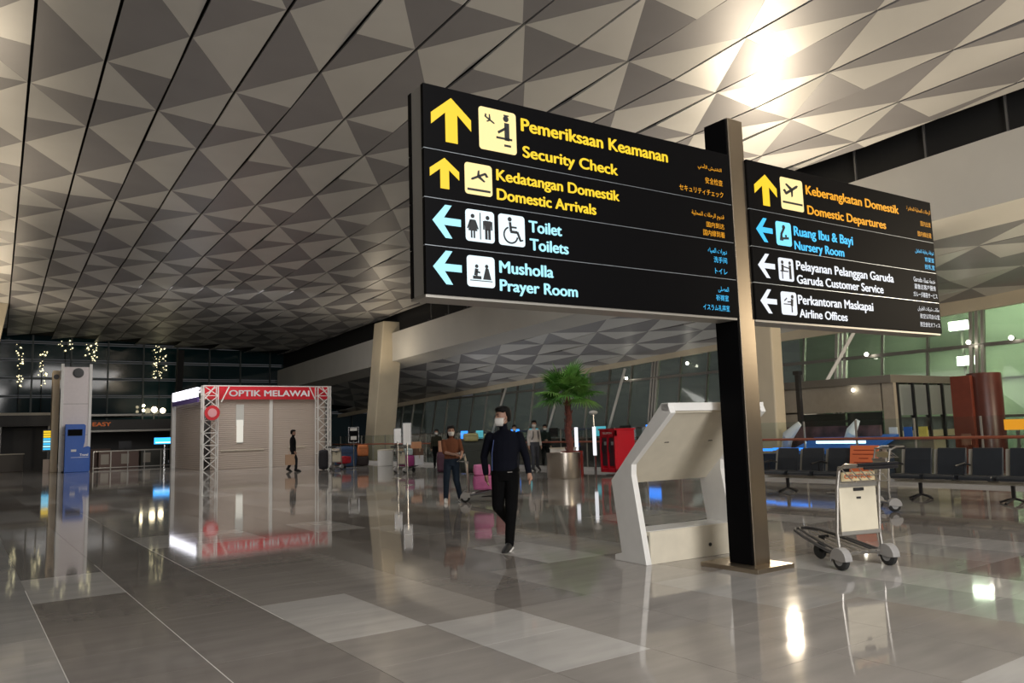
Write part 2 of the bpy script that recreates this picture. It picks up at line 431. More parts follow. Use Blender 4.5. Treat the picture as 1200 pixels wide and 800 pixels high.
while y < 60:
    zt = wtop(y)-.15
    big = i % 3 == 0
    b = MB(); 
    if big and y < 30:
        for dy in (-.16, .02, .2): b.bar((WXz(0), y+dy, 0), (WXz(zt), y+dy, zt), .10, .16, up=(1, 0, 0))
    else: b.bar((WXz(0), y, 0), (WXz(zt), y, zt), .07, .14, up=(1, 0, 0))
    b.build('mullion', MULL if big else MUL, window1)
    if y + 1.65 < 60:
        for za, zb in ((.1, 1.46), (1.55, 3.78), (3.9, None)):
            zb2 = zb if zb else wtop(y+.8)-.2
            if zb2 - za < .15: continue
            pb = MB(); pb.add([(WXz(za), y+.04, za), (WXz(za), y+1.61, za), (WXz(zb2), y+1.61, zb2), (WXz(zb2), y+.04, zb2), (WXz(za)+.02, y+.04, za), (WXz(za)+.02, y+1.61, za), (WXz(zb2)+.02, y+1.61, zb2), (WXz(zb2)+.02, y+.04, zb2)],
                   [(0, 1, 2, 3), (7, 6, 5, 4), (0, 4, 5, 1), (1, 5, 6, 2), (2, 6, 7, 3), (3, 7, 4, 0)])
            pb.build('pane', PANE, window1)
    i += 1; y += 1.65
# raking struts in front of the glass
b = MB()
for yy in (16.6, 22.0, 29.0, 34.0, 39.5): b.bar((26.2, yy+.9, 2.6 if yy < 20 else .2), (27.1, yy-.1, 5.0 - (yy-10)*.03), .12)
o = b.build('raking_struts', MULL, window1); o['kind'] = 'stuff'
# small lamps fixed on the mullions
LB = mat('lamp_glow', (1, .95, .8), .5, emit=14)
for yy, zz in ((29.0, 3.95), (25.0, 4.35), (11.3, 3.95), (16.2, 3.9), (12.6, 3.95)):
    t = thing('wall_lamp', {29.0: 'small round lamp glowing on the mullion right of the palm', 25.0: 'small round lamp glowing high between palm and sign pole', 11.3: 'small lamp glowing under the lower ceiling far right', 16.2: 'small lamp glowing on the rail under the right sign board', 12.6: 'small bright lamp beside the triple mullion at right'}[yy], 'lamp', (WXz(zz)-.32, yy, zz))
    MB().ball((0, 0, 0), .07).build('bulb', LB, t); MB().bar((0, 0, 0), (.28, 0, 0), .04).build('bracket', MUL, t)
# lit service building outside the glass at right
b = MB(); b.box(33, 34, 2, 22, 0, 7); b.box(32.9, 33, 2, 22, 3.0, 3.15); b.box(33, 40, 22, 23, 0, 7)
tag(b.build('service_building', mat('greenish_render', (.42, .48, .37), .6, noise=.06, nscale=.5)), 'pale green lit building wall outside the right windows', 'building')
for k, (yy, zz) in enumerate(((13.6, 5.1), (13.4, 3.7))):
    t = thing('floodlight', ('upper white floodlight shining outside the right windows', 'lower white floodlight shining outside the right windows')[k], 'lamp', (32.2, yy+1.6, zz))
    MB().cbox((0, 0, 0), (.12, .7, .34)).build('lamp_head', mat('flood_glow', (.95, 1, .85), .5, emit=26), t)
    MB().cbox((.12, 0, 0), (.12, .8, .42)).build('housing', BLACK, t)
    lamp('POINT', 'floodlight_glow', (32.0, yy+1.6, zz), 260, (.9, 1, .75), .06)
    MB().bar((.22, 0, -zz), (.22, 0, .1), .08).build('post', MUL, t)
lamp('AREA', 'outside_lamp', (30.0, 12.0, 6.0), 300, (.85, 1, .75), 3, (33, 13, 3.5))

# ---- far glass wall
PANE2 = mat('dark_teal_glass', (.012, .035, .042), .06, spec=.6)
b = MB(); FY = 66.0
for z in (3.6, 5.0, 6.3, 7.6, 8.9): b.box(-13, 36, FY-.08, FY+.08, z-.05, z+.05)
window2 = struct(b.build('window_2', mat('dark_frame', (.07, .085, .085), .5, .4)))
xs = [-13+2.45*k for k in range(21)]
for k, x in enumerate(xs):
    b = MB(); b.box(x-.05, x+.05, FY-.12, FY+.1, 0, 9.6); b.build('mullion', MATS['dark_frame'], window2)
    if k < len(xs)-1:
        for z0, z1 in ((.1, 3.5), (3.7, 4.9), (5.1, 6.2), (6.4, 7.5), (7.7, 8.8), (9.0, 9.6)):
            b = MB(); b.box(x+.06, x+2.39, FY-.02, FY+.02, z0, z1); b.build('pane', PANE2, window2)
b = MB(); b.box(3.8+11, 15.6, FY-1.4, FY-.9, 0, 9.5)
b = MB(); b.box(-14.2, -14, -12, 70, 0, 10.6); struct(b.build('wall_left', mat('wall_paint', (.35, .33, .30), .6, noise=.04)))
# ---- columns
def column(label, cx, cy, top, lean, ztop_, w=1.1, dpt=1.5):
    b = MB(); vs = []
    for z, l in ((0, 0), (ztop_, lean)):
        vs += [(cx+l-w/2, cy-dpt/2, z), (cx+l+w/2, cy-dpt/2, z), (cx+l+w/2, cy+dpt/2, z), (cx+l-w/2, cy+dpt/2, z)]
    b.add(vs, [(0, 1, 2, 3), (7, 6, 5, 4), (0, 4, 5, 1), (1, 5, 6, 2), (2, 6, 7, 3), (3, 7, 4, 0)])
    return tag(b.build('concrete_column', CONC, bevel=.05), label, 'column')
column('leaning beige concrete column between the red shop and the woman', 20.5, 43.4, 0, .8, 8.3, 1.35, 1.3)
column('beige concrete column just right of the sign pole', 20.35, 15.5, 0, .1, 7.6, .5, 1.0)
column('beige column cut off by the left edge of the photo', -.2, 52.0, 0, 1.45, 9.4, 1.5, 1.5)

# ================================================================== DIRECTION SIGN
YEL = mat('lit_yellow', (1, .66, .02), .5, emit=1.02); YEL2 = mat('lit_amber', (1, .42, .01), .5, emit=.95)
YPIC = mat('lit_yellow_white', (1, .80, .36), .5, emit=1.1)
CYA = mat('lit_ice_blue', (.40, .86, 1.0), .5, emit=1.08); CYA2 = mat('lit_blue', (.05, .55, 1.0), .5, emit=1.1); CWH = mat('lit_cool_white', (.80, .94, 1.0), .5, emit=1.1)
WLT = mat('lit_white', (.88, .92, 1.0), .5, emit=.95)
INK = mat('pictogram_ink', (.01, .012, .015), .5)
KS = .9645
S0 = Vector((3.1*KS, 5.62*KS, 1.45*(1-KS))); ang = math.atan2(5.33-5.62, 10.85-3.1)
sign = thing('direction_sign', 'tall airport direction sign, two black illuminated boards on a steel pole', 'sign', S0, ang)
sign.scale = (KS, KS, KS)
SM = Matrix.Translation(S0) @ Matrix.Rotation(ang, 4, 'Z') @ Matrix.Scale(KS, 4); SMi = SM.inverted()
def P2(o): o.parent = sign; o.matrix_parent_inverse = Matrix(); o.matrix_local = SMi; return o
b = MB(); b.box(6.62, 6.86, 5.30, 5.62, .04, 4.73); P2(b.build('pole', STEELW, sign, bevel=.006))
b = MB(); b.box(6.600, 6.62, 5.315, 5.605, .05, 4.72); P2(b.build('pole_panel', BLACKG, sign))
b = MB(); b.box(6.855, 6.875, 5.315, 5.605, .05, 4.72); P2(b.build('pole_panel', BLACKG, sign))
b = MB(); b.box(6.44, 7.02, 5.13, 5.86, 0, .045); P2(b.build('base_plate', STEELW, sign, bevel=.006))
HOUS = mat('grey_housing', (.42, .41, .38), .4, .4)
EDGE = mat('board_edge', (.55, .6, .65), .3, .7)
ROWS = [(3.849, 4.41), (3.425, 3.841), (3.016, 3.417), (2.60, 3.008)]
def poly(mb, pts, M, d=.003):
    return mb.prism([(p[0], p[1]) for p in pts], 0, -d, lambda a, b_, dd: M(a, b_, dd))
def arrow_up(mb, x0, x1, z0, z1):
    w = x1-x0; c = (x0+x1)/2; t = w*.15
    hz = z1-(z1-z0)*.66
    pts = [(c-t, z0), (c+t, z0), (c+t, z1-w*.36), (x1, hz), (x1, hz+w*.26), (c, z1), (x0, hz+w*.26), (x0, hz), (c-t, z1-w*.36)]
    poly(mb, pts, lambda a, b_, d: (a, -.002+d, b_))
def arrow_left(mb, x0, x1, z0, z1):
    h = z1-z0; c = (z0+z1)/2; t = h*.11
    hx = x0+(x1-x0)*.68
    pts = [(x1, c-t), (x1, c+t), (x0+h*.38, c+t), (hx, z1), (hx-h*.22, z1), (x0, c), (hx-h*.22, z0), (hx, z0), (x0+h*.38, c-t)]
    poly(mb, pts, lambda a, b_, d: (a, -.002+d, b_))
def rrect(x0, x1, z0, z1, r=.03, n=4):
    pts = []
    for cx, cz, a0 in ((x1-r, z1-r, 0), (x0+r, z1-r, 90), (x0+r, z0+r, 180), (x1-r, z0+r, 270)):
        for k in range(n+1):
            a = math.radians(a0+90*k/n); pts.append((cx+r*math.cos(a), cz+r*math.sin(a)))
    return pts
def disc(mb, x, z, r, n=12): poly2(mb, [(x+r*math.cos(6.283*k/n), z+r*math.sin(6.283*k/n)) for k in range(n)])
def poly2(mb, pts, d=.003): mb.prism(pts, 0, -d, lambda a, b_, dd: (a, -.006+dd, b_))
def seg(mb, x0, z0, x1, z1, w):
    dx, dz = x1-x0, z1-z0; L = math.hypot(dx, dz); nx, nz = -dz/L*w/2, dx/L*w/2
    poly2(mb, [(x0+nx, z0+nz), (x1+nx, z1+nz), (x1-nx, z1-nz), (x0-nx, z0-nz)])
def man_fig(mb, x, z, s, skirt=False):
    disc(mb, x, z+.86*s, .085*s)
    if skirt:
        poly2(mb, [(x-.10*s, z+.72*s), (x+.10*s, z+.72*s), (x+.2*s, z+.28*s), (x-.2*s, z+.28*s)])
        seg(mb, x-.06*s, z+.3*s, x-.06*s, z, .07*s); seg(mb, x+.06*s, z+.3*s, x+.06*s, z, .07*s)
        seg(mb, x-.1*s, z+.70*s, x-.23*s, z+.36*s, .06*s); seg(mb, x+.1*s, z+.70*s, x+.23*s, z+.36*s, .06*s)
    else:
        poly2(mb, [(x-.15*s, z+.74*s), (x+.15*s, z+.74*s), (x+.13*s, z+.36*s), (x-.13*s, z+.36*s)])
        seg(mb, x-.07*s, z+.4*s, x-.07*s, z, .11*s); seg(mb, x+.07*s, z+.4*s, x+.07*s, z, .11*s)
        seg(mb, x-.18*s, z+.72*s, x-.18*s, z+.38*s, .06*s); seg(mb, x+.18*s, z+.72*s, x+.18*s, z+.38*s, .06*s)
def plane_fig(mb, x, z, s, a):
    c, sn = math.cos(a), math.sin(a)
    T = lambda p: (x+s*(p[0]*c-p[1]*sn), z+s*(p[0]*sn+p[1]*c))
    poly2(mb, [T(p) for p in [(-.5, -.02), (-.42, -.06), (.42, -.06), (.52, 0), (.42, .06), (-.36, .06)]])
    poly2(mb, [T(p) for p in [(-.5, .0), (-.36, .0), (-.4, .2), (-.54, .22)]])
    poly2(mb, [T(p) for p in [(-.08, 0), (.12, 0), (-.16, .38), (-.26, .38)]])
    poly2(mb, [T(p) for p in [(-.06, 0), (.12, 0), (-.08, -.28), (-.18, -.28)]])
def pict(parent, kind, x0, x1, z0, z1, m):
    b = MB(); poly(b, rrect(x0, x1, z0, z1), lambda a, b_, d: (a, -.002+d, b_))
    p = b.build('pictogram', m, parent)
    i = MB(); w = x1-x0; h = z1-z0; X = lambda f: x0+f*w; Z = lambda f: z0+f*h
    i.cur = 0
    if kind == 'security':
        plane_fig(i, X(.28), Z(.72), .3*w, -.5); disc(i, X(.72), Z(.82), .075*w); seg(i, X(.66), Z(.9), X(.80), Z(.9), .03*w)
        seg(i, X(.74), Z(.72), X(.74), Z(.3), .13*w); seg(i, X(.72), Z(.6), X(.5), Z(.46), .06*w); seg(i, X(.45), Z(.34), X(.88), Z(.34), .05*w); seg(i, X(.66), Z(.18), X(.84), Z(.18), .05*w)
    if kind == 'arrive': plane_fig(i, X(.5), Z(.6), .62*w, math.radians(205)); i2 = seg(i, X(.08), Z(.15), X(.92), Z(.15), .07*h)
    if kind == 'depart': plane_fig(i, X(.48), Z(.64), .66*w, math.radians(28)); seg(i, X(.06), Z(.22), X(.94), Z(.22), .06*h)
    if kind == 'toilet': man_fig(i, X(.24), Z(.1), .8*h, True); man_fig(i, X(.76), Z(.1), .8*h); seg(i, X(.5), Z(.08), X(.5), Z(.92), .03*w)
    if kind == 'wheelchair':
        disc(i, X(.42), Z(.85), .075*h); seg(i, X(.43), Z(.76), X(.46), Z(.45), .09*w); seg(i, X(.45), Z(.6), X(.68), Z(.6), .06*w); seg(i, X(.44), Z(.45), X(.7), Z(.45), .09*w); seg(i, X(.7), Z(.47), X(.82), Z(.18), .08*w); seg(i, X(.8), Z(.18), X(.92), Z(.22), .05*w)
        pr_ = None
        for k in range(15):
            a = math.radians(110+k*17); q_ = (X(.45)+.26*w*math.cos(a), Z(.34)+.26*w*math.sin(a))
            if pr_: seg(i, *pr_, *q_, .055*w)
            pr_ = q_
    if kind == 'prayer':
        disc(i, X(.34), Z(.66), .06*w); seg(i, X(.34), Z(.58), X(.30), Z(.36), .12*w); seg(i, X(.2), Z(.3), X(.5), Z(.3), .1*w); seg(i, X(.3), Z(.5), X(.46), Z(.46), .05*w)
        disc(i, X(.7), Z(.68), .06*w); poly2(i, [(X(.66), Z(.62)), (X(.76), Z(.62)), (X(.86), Z(.25)), (X(.56), Z(.25))]); seg(i, X(.1), Z(.2), X(.9), Z(.2), .025*w)
    if kind == 'nursery':
        disc(i, X(.5), Z(.78), .1*w); seg(i, X(.5), Z(.72), X(.3), Z(.45), .12*w); seg(i, X(.32), Z(.5), X(.38), Z(.2), .1*w); disc(i, X(.62), Z(.42), .06*w); seg(i, X(.42), Z(.3), X(.8), Z(.34), .1*w); seg(i, X(.3), Z(.45), X(.25), Z(.2), .09*w)
    if kind == 'service':
        disc(i, X(.25), Z(.8), .08*w); disc(i, X(.75), Z(.8), .08*w); seg(i, X(.25), Z(.7), X(.25), Z(.4), .14*w); seg(i, X(.75), Z(.7), X(.75), Z(.1), .14*w); seg(i, X(.3), Z(.62), X(.72), Z(.56), .05*w); seg(i, X(.1), Z(.42), X(.62), Z(.42), .05*h); seg(i, X(.22), Z(.4), X(.22), Z(.08), .05*w)
    if kind == 'office':
        disc(i, X(.72), Z(.8), .08*w); seg(i, X(.7), Z(.7), X(.66), Z(.4), .14*w); seg(i, X(.66), Z(.58), X(.4), Z(.56), .05*w); seg(i, X(.15), Z(.46), X(.62), Z(.46), .04*h); seg(i, X(.66), Z(.4), X(.66), Z(.12), .06*w); seg(i, X(.2), Z(.6), X(.36), Z(.72), .05*w)
    i.build('symbol', INK, p)
    # re-anchor so it is at most thing > part > sub-part
    return p
def board(x0, x1, row, items, cut=0):
    z0, z1 = ROWS[row]
    b = MB(); b.box(x0, x1, 0, .05, z0, z1)
    p = b.build('sign_panel', BLACKG, sign, bevel=.004)
    for it in items:
        k = it[0]
        if k == 'up': m_ = MB(); arrow_up(m_, *it[1:5]); m_.build('arrow', it[5], p)
        elif k == 'left': m_ = MB(); arrow_left(m_, *it[1:5]); m_.build('arrow', it[5], p)
        elif k == 'pict':
            pp = MB()
            # pictogram plate and its black figure joined as one sub-part
            pl_ = pict(p, it[1], *it[2:7])
            sy = pl_.children[0]
            bm = bmesh.new(); bm.from_mesh(pl_.data); n0 = len(bm.faces); bm.from_mesh(sy.data); bm.faces.ensure_lookup_table()
            for f_ in bm.faces[n0:]: f_.material_index = 1
            bm.to_mesh(pl_.data); bm.free(); pl_.data.materials.append(INK); bpy.data.objects.remove(sy)
        elif k == 't': textmesh('lettering', it[1], it[2], it[3], it[4], it[5], it[6], p, bold=.008)
        elif k == 's': textmesh('lettering', it[1], it[2], it[3], it[4], it[5], it[6], p, bold=0, fit='box', right=True)
L0, L1, R0, R1 = 0.0, 3.735, 4.02, 7.73
board(L0, L1, 0, [('up', .07, .46, 3.925, 4.325, YEL), ('pict', 'security', .54, .93, 3.925, 4.315, YPIC),
    ('t', 'Pemeriksaan Keamanan', .99, 2.80, 4.17, 4.295, YEL), ('t', 'Security Check', 1.0, 2.115, 3.925, 4.035, YEL),
    ('s', arab('التفتيش الأمني'), 3.24, 3.60, 4.17, 4.24, YEL2), ('s', '安全检查', 3.34, 3.605, 4.03, 4.10, YEL2), ('s', 'セキュリティチェック', 2.95, 3.605, 3.90, 3.965, YEL2)])
board(L0, L1, 1, [('up', .05, .33, 3.51, 3.78, YEL), ('pict', 'arrive', .385, .66, 3.50, 3.78, YPIC),
    ('t', 'Kedatangan Domestik', .71, 2.12, 3.665, 3.77, YEL), ('t', 'Domestic Arrivals', .71, 1.82, 3.49, 3.595, YEL),
    ('s', arab('قدوم الرحلات المحلية'), 3.11, 3.595, 3.64, 3.71, YEL2), ('s', '国内到达', 3.32, 3.59, 3.55, 3.61, YEL2), ('s', '国内線到着', 3.265, 3.59, 3.455, 3.52, YEL2)])
board(L0, L1, 2, [('left', .066, .337, 3.085, 3.37, CYA), ('pict', 'toilet', .382, .67, 3.085, 3.365, CWH), ('pict', 'wheelchair', .714, .99, 3.085, 3.365, CWH),
    ('t', 'Toilet', 1.04, 1.40, 3.235, 3.345, CYA), ('t', 'Toilets', 1.045, 1.47, 3.07, 3.18, CYA),
    ('s', arab('دورات المياه'), 3.32, 3.605, 3.265, 3.33, CYA2), ('s', '洗手间', 3.40, 3.60, 3.175, 3.24, CYA2), ('s', 'トイレ', 3.41, 3.595, 3.055, 3.115, CYA2)])
board(L0, L1, 3, [('left', .064, .335, 2.69, 2.975, CYA), ('pict', 'prayer', .386, .662, 2.69, 2.96, CWH),
    ('t', 'Musholla', .715, 1.287, 2.835, 2.945, CYA), ('t', 'Prayer Room', .715, 1.558, 2.675, 2.78, CYA),
    ('s', arab('المصلى'), 3.44, 3.60, 2.855, 2.92, CYA2), ('s', '祈祷室', 3.40, 3.59, 2.765, 2.83, CYA2), ('s', 'イスラム礼拝室', 3.20, 3.595, 2.655, 2.72, CYA2)])
board(R0, R1, 0, [('up', 4.12, 4.50, 3.91, 4.275, YEL), ('pict', 'depart', 4.57, 4.97, 3.915, 4.295, YPIC),
    ('t', 'Keberangkatan Domestik', 5.035, 6.94, 4.15, 4.265, YEL2), ('t', 'Domestic Departures', 5.04, 6.62, 3.91, 4.02, YEL2),
    ('s', arab('الرحلات المحلية المغادرة'), 7.14, 7.70, 4.22, 4.29, YEL2), ('s', '国内出发', 7.44, 7.685, 4.05, 4.12, YEL2), ('s', '国内線出発', 7.35, 7.68, 3.90, 3.97, YEL2)])
board(R0, R1, 1, [('left', 4.105, 4.38, 3.485, 3.76, CYA2), ('pict', 'nursery', 4.44, 4.705, 3.475, 3.753, mat('lit_pale_blue', (.2, .72, 1), .5, emit=1.2)),
    ('t', 'Ruang Ibu & Bayi', 4.76, 5.88, 3.62, 3.735, CYA2), ('t', 'Nursery Room', 4.755, 5.684, 3.455, 3.56, CYA2),
    ('s', arab('غرفة رعاية الطفل'), 7.25, 7.70, 3.655, 3.72, CYA2), ('s', '育婴室', 7.465, 7.69, 3.56, 3.625, CYA2), ('s', '授乳室', 7.45, 7.69, 3.46, 3.525, CYA2)])
board(R0, R1, 2, [('left', 4.096, 4.38, 3.075, 3.35, WLT), ('pict', 'service', 4.44, 4.70, 3.065, 3.33, WLT),
    ('t', 'Pelayanan Pelanggan Garuda', 4.758, 6.69, 3.215, 3.325, WLT), ('t', 'Garuda Customer Service', 4.755, 6.444, 3.055, 3.16, WLT),
    ('s', 'Garuda ' + arab('خدمة عملاء'), 7.155, 7.67, 3.265, 3.335, WLT), ('s', '嘉鲁达客户服务', 7.16, 7.67, 3.17, 3.24, WLT), ('s', 'ガルーダ顧客サービス', 7.12, 7.69, 3.065, 3.135, WLT)])
board(R0, R1, 3, [('left', 4.097, 4.372, 2.675, 2.946, WLT), ('pict', 'office', 4.445, 4.715, 2.675, 2.94, WLT),
    ('t', 'Perkantoran Maskapai', 4.75, 6.193, 2.815, 2.925, WLT), ('t', 'Airline Offices', 4.757, 5.65, 2.66, 2.76, WLT),
    ('s', arab('مكاتب شركات الطيران'), 7.19, 7.70, 2.875, 2.94, WLT), ('s', '航空公司办公室', 7.235, 7.70, 2.78, 2.845, WLT), ('s', '航空会社オフィス', 7.22, 7.69, 2.67, 2.735, WLT)])
for x0, x1 in ((L0, L1), (R0, R1)):
    b = MB(); b.box(x0+.004, x1-.004, .052, .235, 2.60, 4.405); b.build('housing', HOUS, sign)
    b = MB(); b.box(x0+.004, x1-.004, .02, .30, 2.575, 2.598); b.build('bottom_trim', MULL, sign)
    for z0, z1 in ROWS:
        b = MB(); b.box(x0, x1, .24, .30, z0, z1); b.build('back_panel', BLACKG, sign, bevel=.003)
    for z in (3.845, 3.421, 3.012):
        b = MB(); b.box(x0, x1, .008, .04, z-.0035, z+.0035); b.build('joint_trim', EDGE, sign)

# ================================================================== WHITE DESK BEHIND THE POLE
desk = thing('counter_desk', 'white angular counter shell with open middle standing behind the sign pole', 'desk', (6.05, 6.27, 0), math.radians(-3.5))
def side_panel(x):
    pts = [(.0, 0), (.52, 0), (.52, .05), (.42, .06), (.52, .87), (.53, .90), (-.32, 1.68), (-.62, 1.68), (-.62, 1.6), (.14, .93), (.16, .9), (.0, .02)]
    # outer outline, walked round
    pts = [(-.01, 0), (.52, 0), (.52, .06), (.40, .09), (.53, .88), (-.36, 1.70), (-.46, 1.70), (-.50, 1.60), (.16, 1.06), (.17, .95)]
    b = MB(); b.prism(pts, x, x+.075, lambda a, c, d: (d, a, c)); return b
side_panel(0).build('side_panel', WHITE, desk, bevel=.006); side_panel(1.36).build('side_panel', WHITE, desk, bevel=.006)
b = MB(); b.prism([(.50, .865), (-.36, 1.66), (-.44, 1.66), (-.44, 1.60), (-.40, 1.60), (.42, .84)], .075, 1.36, lambda a, c, d: (d, a, c)); b.build('sloping_panel', CREAM, desk)
b = MB(); b.box(.075, 1.36, .0, .03, .0, .34); b.box(.075, 1.36, .03, .42, .30, .34); b.build('base_box', CREAM, desk, bevel=.004)
b = MB(); b.box(.0, 1.435, -.47, -.36, 1.62, 1.705); b.build('top_rail', WHITE, desk, bevel=.004)
b = MB(); b.box(.075, 1.36, .03, .4, .341, .346); b.build('base_shelf', mat('shelf_white', (.7, .69, .66), .2), desk)
for x in (.32, .98):
    b = MB(); b.cbox((x, -.06, 1.30), (.06, .02, .03)); b.build('slot', DARK, desk)
b = MB(); b.lathe([(.02, 0), (.02, .01)], 10, (.95, -.001, .13), Matrix.Rotation(math.pi/2, 3, 'X')); b.build('cable_hole', DARK, desk)

# ================================================================== BAGGAGE TROLLEYS
TST = mat('trolley_steel', (.38, .36, .33), .35, .8)
def make_trolley(label):
    t = thing('baggage_trolley', label, 'trolley')
    hw = .27
    # +Y is the nose; uprights at y=0
    b = MB(); 
    for s in (-1, 1): b.tube([(s*hw, .0, .12), (s*hw, .02, .35), (s*(hw-.005), -.02, .8), (s*(hw-.01), -.06, 1.0)], .017)
    b.tube([(-hw, .015, .33), (hw, .015, .33)], .012); b.tube([(-hw, -.06, 1.0), (hw, -.06, 1.0)], .014)
    b.build('upright_frame', TST, t, True)
    b = MB(); b.box(-.235, .235, -.012, .012, .36, .80); b.build('advert_panel', mat('trolley_board', (.68, .62, .48), .45, noise=.04), t, bevel=.01)
    b = MB(); b.box(-.245, .245, -.02, .02, .33, .365); b.build('panel_trim', MULL, t); b = MB(); b.box(-.245, .245, -.02, .02, .80, .84); b.build('panel_trim', MULL, t)
    b = MB(); b.box(-.225, .2, -.045, -.035, .86, .95); 
    lp = b.build('warning_label', mat('label_cream', (.6, .5, .3), .5), t)
    textmesh('lettering', 'CENTRAL', -.19, .16, .885, .93, mat('label_ink', (.6, .12, .03), .5), lp, y=-.047, bold=.008)
    b = MB()
    for x in (-.22, -.11, 0, .11, .22): b.tube([(x, -.05, .98), (x, -.20, .86), (x, -.04, .85)], .006, 5)
    for y, z in ((-.2, .86), (-.125, .92)): b.tube([(-.24, y, z), (.24, y, z)], .006, 5)
    b.build('basket', TST, t)
    b = MB(); b.cbox((0, -.022, .775), (.12, .02, .03)); b.cbox((0, -.016, .69), (.05, .012, .02)); b.build('clip', RUBBER, t)
    b = MB(); 
    for s in (-1, 1): b.tube([(s*hw, -.06, .98), (s*hw, -.16, 1.03), (s*(hw-.03), -.30, 1.03)], .015)
    b.build('handle_arm', TST, t, True)
    b = MB(); b.tube([(-hw+.02, -.30, 1.03), (hw-.02, -.30, 1.03)], .02); b.tube([(-hw+.06, -.34, 1.0), (hw-.06, -.34, 1.0)], .014); b.build('handle', BLACK, t, True)
    b = MB()
    loop = [(-.29, -.02, .13), (-.26, .3, .19), (-.2, .62, .25), (-.13, .82, .285), (-.05, .90, .295), (.05, .90, .295), (.13, .82, .285), (.2, .62, .25), (.26, .3, .19), (.29, -.02, .13)]
    b.tube(loop, .017); b.tube([(x*.72, y*.9+.04, z+.012) for x, y, z in loop], .012)
    b.build('base_frame', mat('dark_tube', (.10, .10, .105), .35, .6), t, True)
    b = MB()
    for x in (-.12, 0, .12): b.tube([(x, .0, .15), (x*.8, .72, .27)], .013)
    b.tube([(-.28, .04, .14), (.28, .04, .14)], .02); b.build('deck_rail', TST, t, True)
    RY = Matrix.Rotation(math.pi/2, 3, 'Y')
    for s in (-1, 1):
        b = MB(); b.lathe([(.02, -.03), (.082, -.03), (.098, -.018), (.10, 0), (.098, .018), (.082, .03), (.02, .03)], 20, (s*.30, -.04, .10), RY); w = b.build('wheel', RUBBER, t, True)
        b = MB(); b.lathe([(.055, -.033), (.055, .033)], 14, (s*.30, -.04, .10), RY); b.build('hub', mat('hub_grey', (.3, .3, .3), .5), w)
        b = MB(); pts = [(.115*math.cos(math.radians(a)), .115*math.sin(math.radians(a))) for a in range(-5, 200, 20)]
        pts += [(-.10, -.0), (.05, -.02)]
        b.prism(pts, s*.30-.045, s*.30+.045, lambda a, c, d: (d, -.04-a*.95, .105+c)); b.build('wheel_cover', mat('cover_grey', (.33, .32, .31), .45), t, bevel=.006)
    b = MB(); b.lathe([(.02, -.025), (.075, -.025), (.09, 0), (.075, .025), (.02, .025)], 18, (0, .60, .09), RY); b.build('front_wheel', RUBBER, t, True)
    b = MB(); b.bar((0, .60, .09), (0, .56, .24), .06, .03); b.bar((0, .56, .24), (0, .5, .25), .08, .03); b.bar((.0, .3, .09), (0, .6, .1), .05, .03); b.build('front_fork', RUBBER, t)
    return t
tr = make_trolley('empty steel baggage trolley with cream board right of the sign pole'); tr.location = (7.50, 4.68, 0); tr.rotation_euler = (0, 0, math.radians(-15))
copy_tree(tr, (9.05, 14.73, 0), math.radians(-124), 'baggage trolley pushed by the woman, loaded with pink bags', None)
copy_tree(tr, (14.1, 34.2, 0), math.radians(-60), 'distant baggage trolley with a red bag left of the notice stand')
copy_tree(tr, (14.2, 28.0, 0), math.radians(-80), 'baggage trolley stacked with cartons behind the woman')
copy_tree(tr, (12.5, 7.35, 0), math.radians(55), 'second baggage trolley in front of the orange notice by the benches')

# ---- bags and boxes
def soft(name, label, cat, loc, size, col, rz=0, group=None, handle=True, m=None):
    t = thing(name, label, cat, loc, rz, group)
    w, d, h = size
    bm = bmesh.new(); bmesh.ops.create_cube(bm, size=1); bmesh.ops.subdivide_edges(bm, edges=bm.edges[:], cuts=5, use_grid_fill=True)
    for v in bm.verts:
        p = v.co.copy(); n = max(abs(p.x), abs(p.y), abs(p.z))*2; s_ = p.normalized()*.62
        p = p.lerp(s_*n, .28); r = random.uniform(-.01, .01)
        v.co = Vector((p.x*w*1.05, p.y*d*1.05, (p.z+.5)*h + r*h))
    zmin = min(v.co.z for v in bm.verts)
    for v in bm.verts: v.co.z -= zmin
    me = bpy.data.meshes.new('bag_body'); bm.to_mesh(me); bm.free(); me.materials.append(m or mat('fabric_%02d_%02d_%02d' % tuple(int(c*99) for c in col), col, .7, noise=.12, nscale=9))
    me.polygons.foreach_set('use_smooth', [True]*len(me.polygons))
    o = bpy.data.objects.new('bag_body', me); COL.objects.link(o); o.parent = t
    b = MB(); b.tube([(-w*.18, 0, h*.95), (-w*.14, 0, h*1.12), (w*.14, 0, h*1.12), (w*.18, 0, h*.95)], .012, 6); b.build('handle', BLACK, t)
    b = MB(); b.tube([(-w*.42, -d*.53, h*.7), (0, -d*.56, h*.74), (w*.42, -d*.53, h*.7)], .006, 5); b.build('zip', BLACK, t)
    return t
def carton(name, label, loc, size, col, rz=0, group=None, cat='box'):
    t = thing(name, label, cat, loc, rz, group); w, d, h = size
    b = MB(); b.box(-w/2, w/2, -d/2, d/2, 0, h); b.build('carton', mat('card_%02d_%02d_%02d' % tuple(int(c*99) for c in col), col, .7, noise=.06), t, bevel=.008)
    b = MB(); b.box(-w/2-.001, w/2+.001, -.025, .025, h-.12, h+.002); b.build('tape', mat('tape', (.5, .42, .3), .3), t)
    return t
PK = 'pink patterned bags on the woman\'s trolley'
soft('duffel_bag', 'pink and lilac patterned bag at the bottom of the woman\'s trolley', 'bag', (9.33, 14.54, .235), (.52, .40, .30), (.62, .16, .38), -2.16)
soft('duffel_bag', 'small bright pink bag topmost on the woman\'s trolley', 'bag', (9.31, 14.55, .545), (.38, .34, .22), (.70, .22, .45), -2.1)
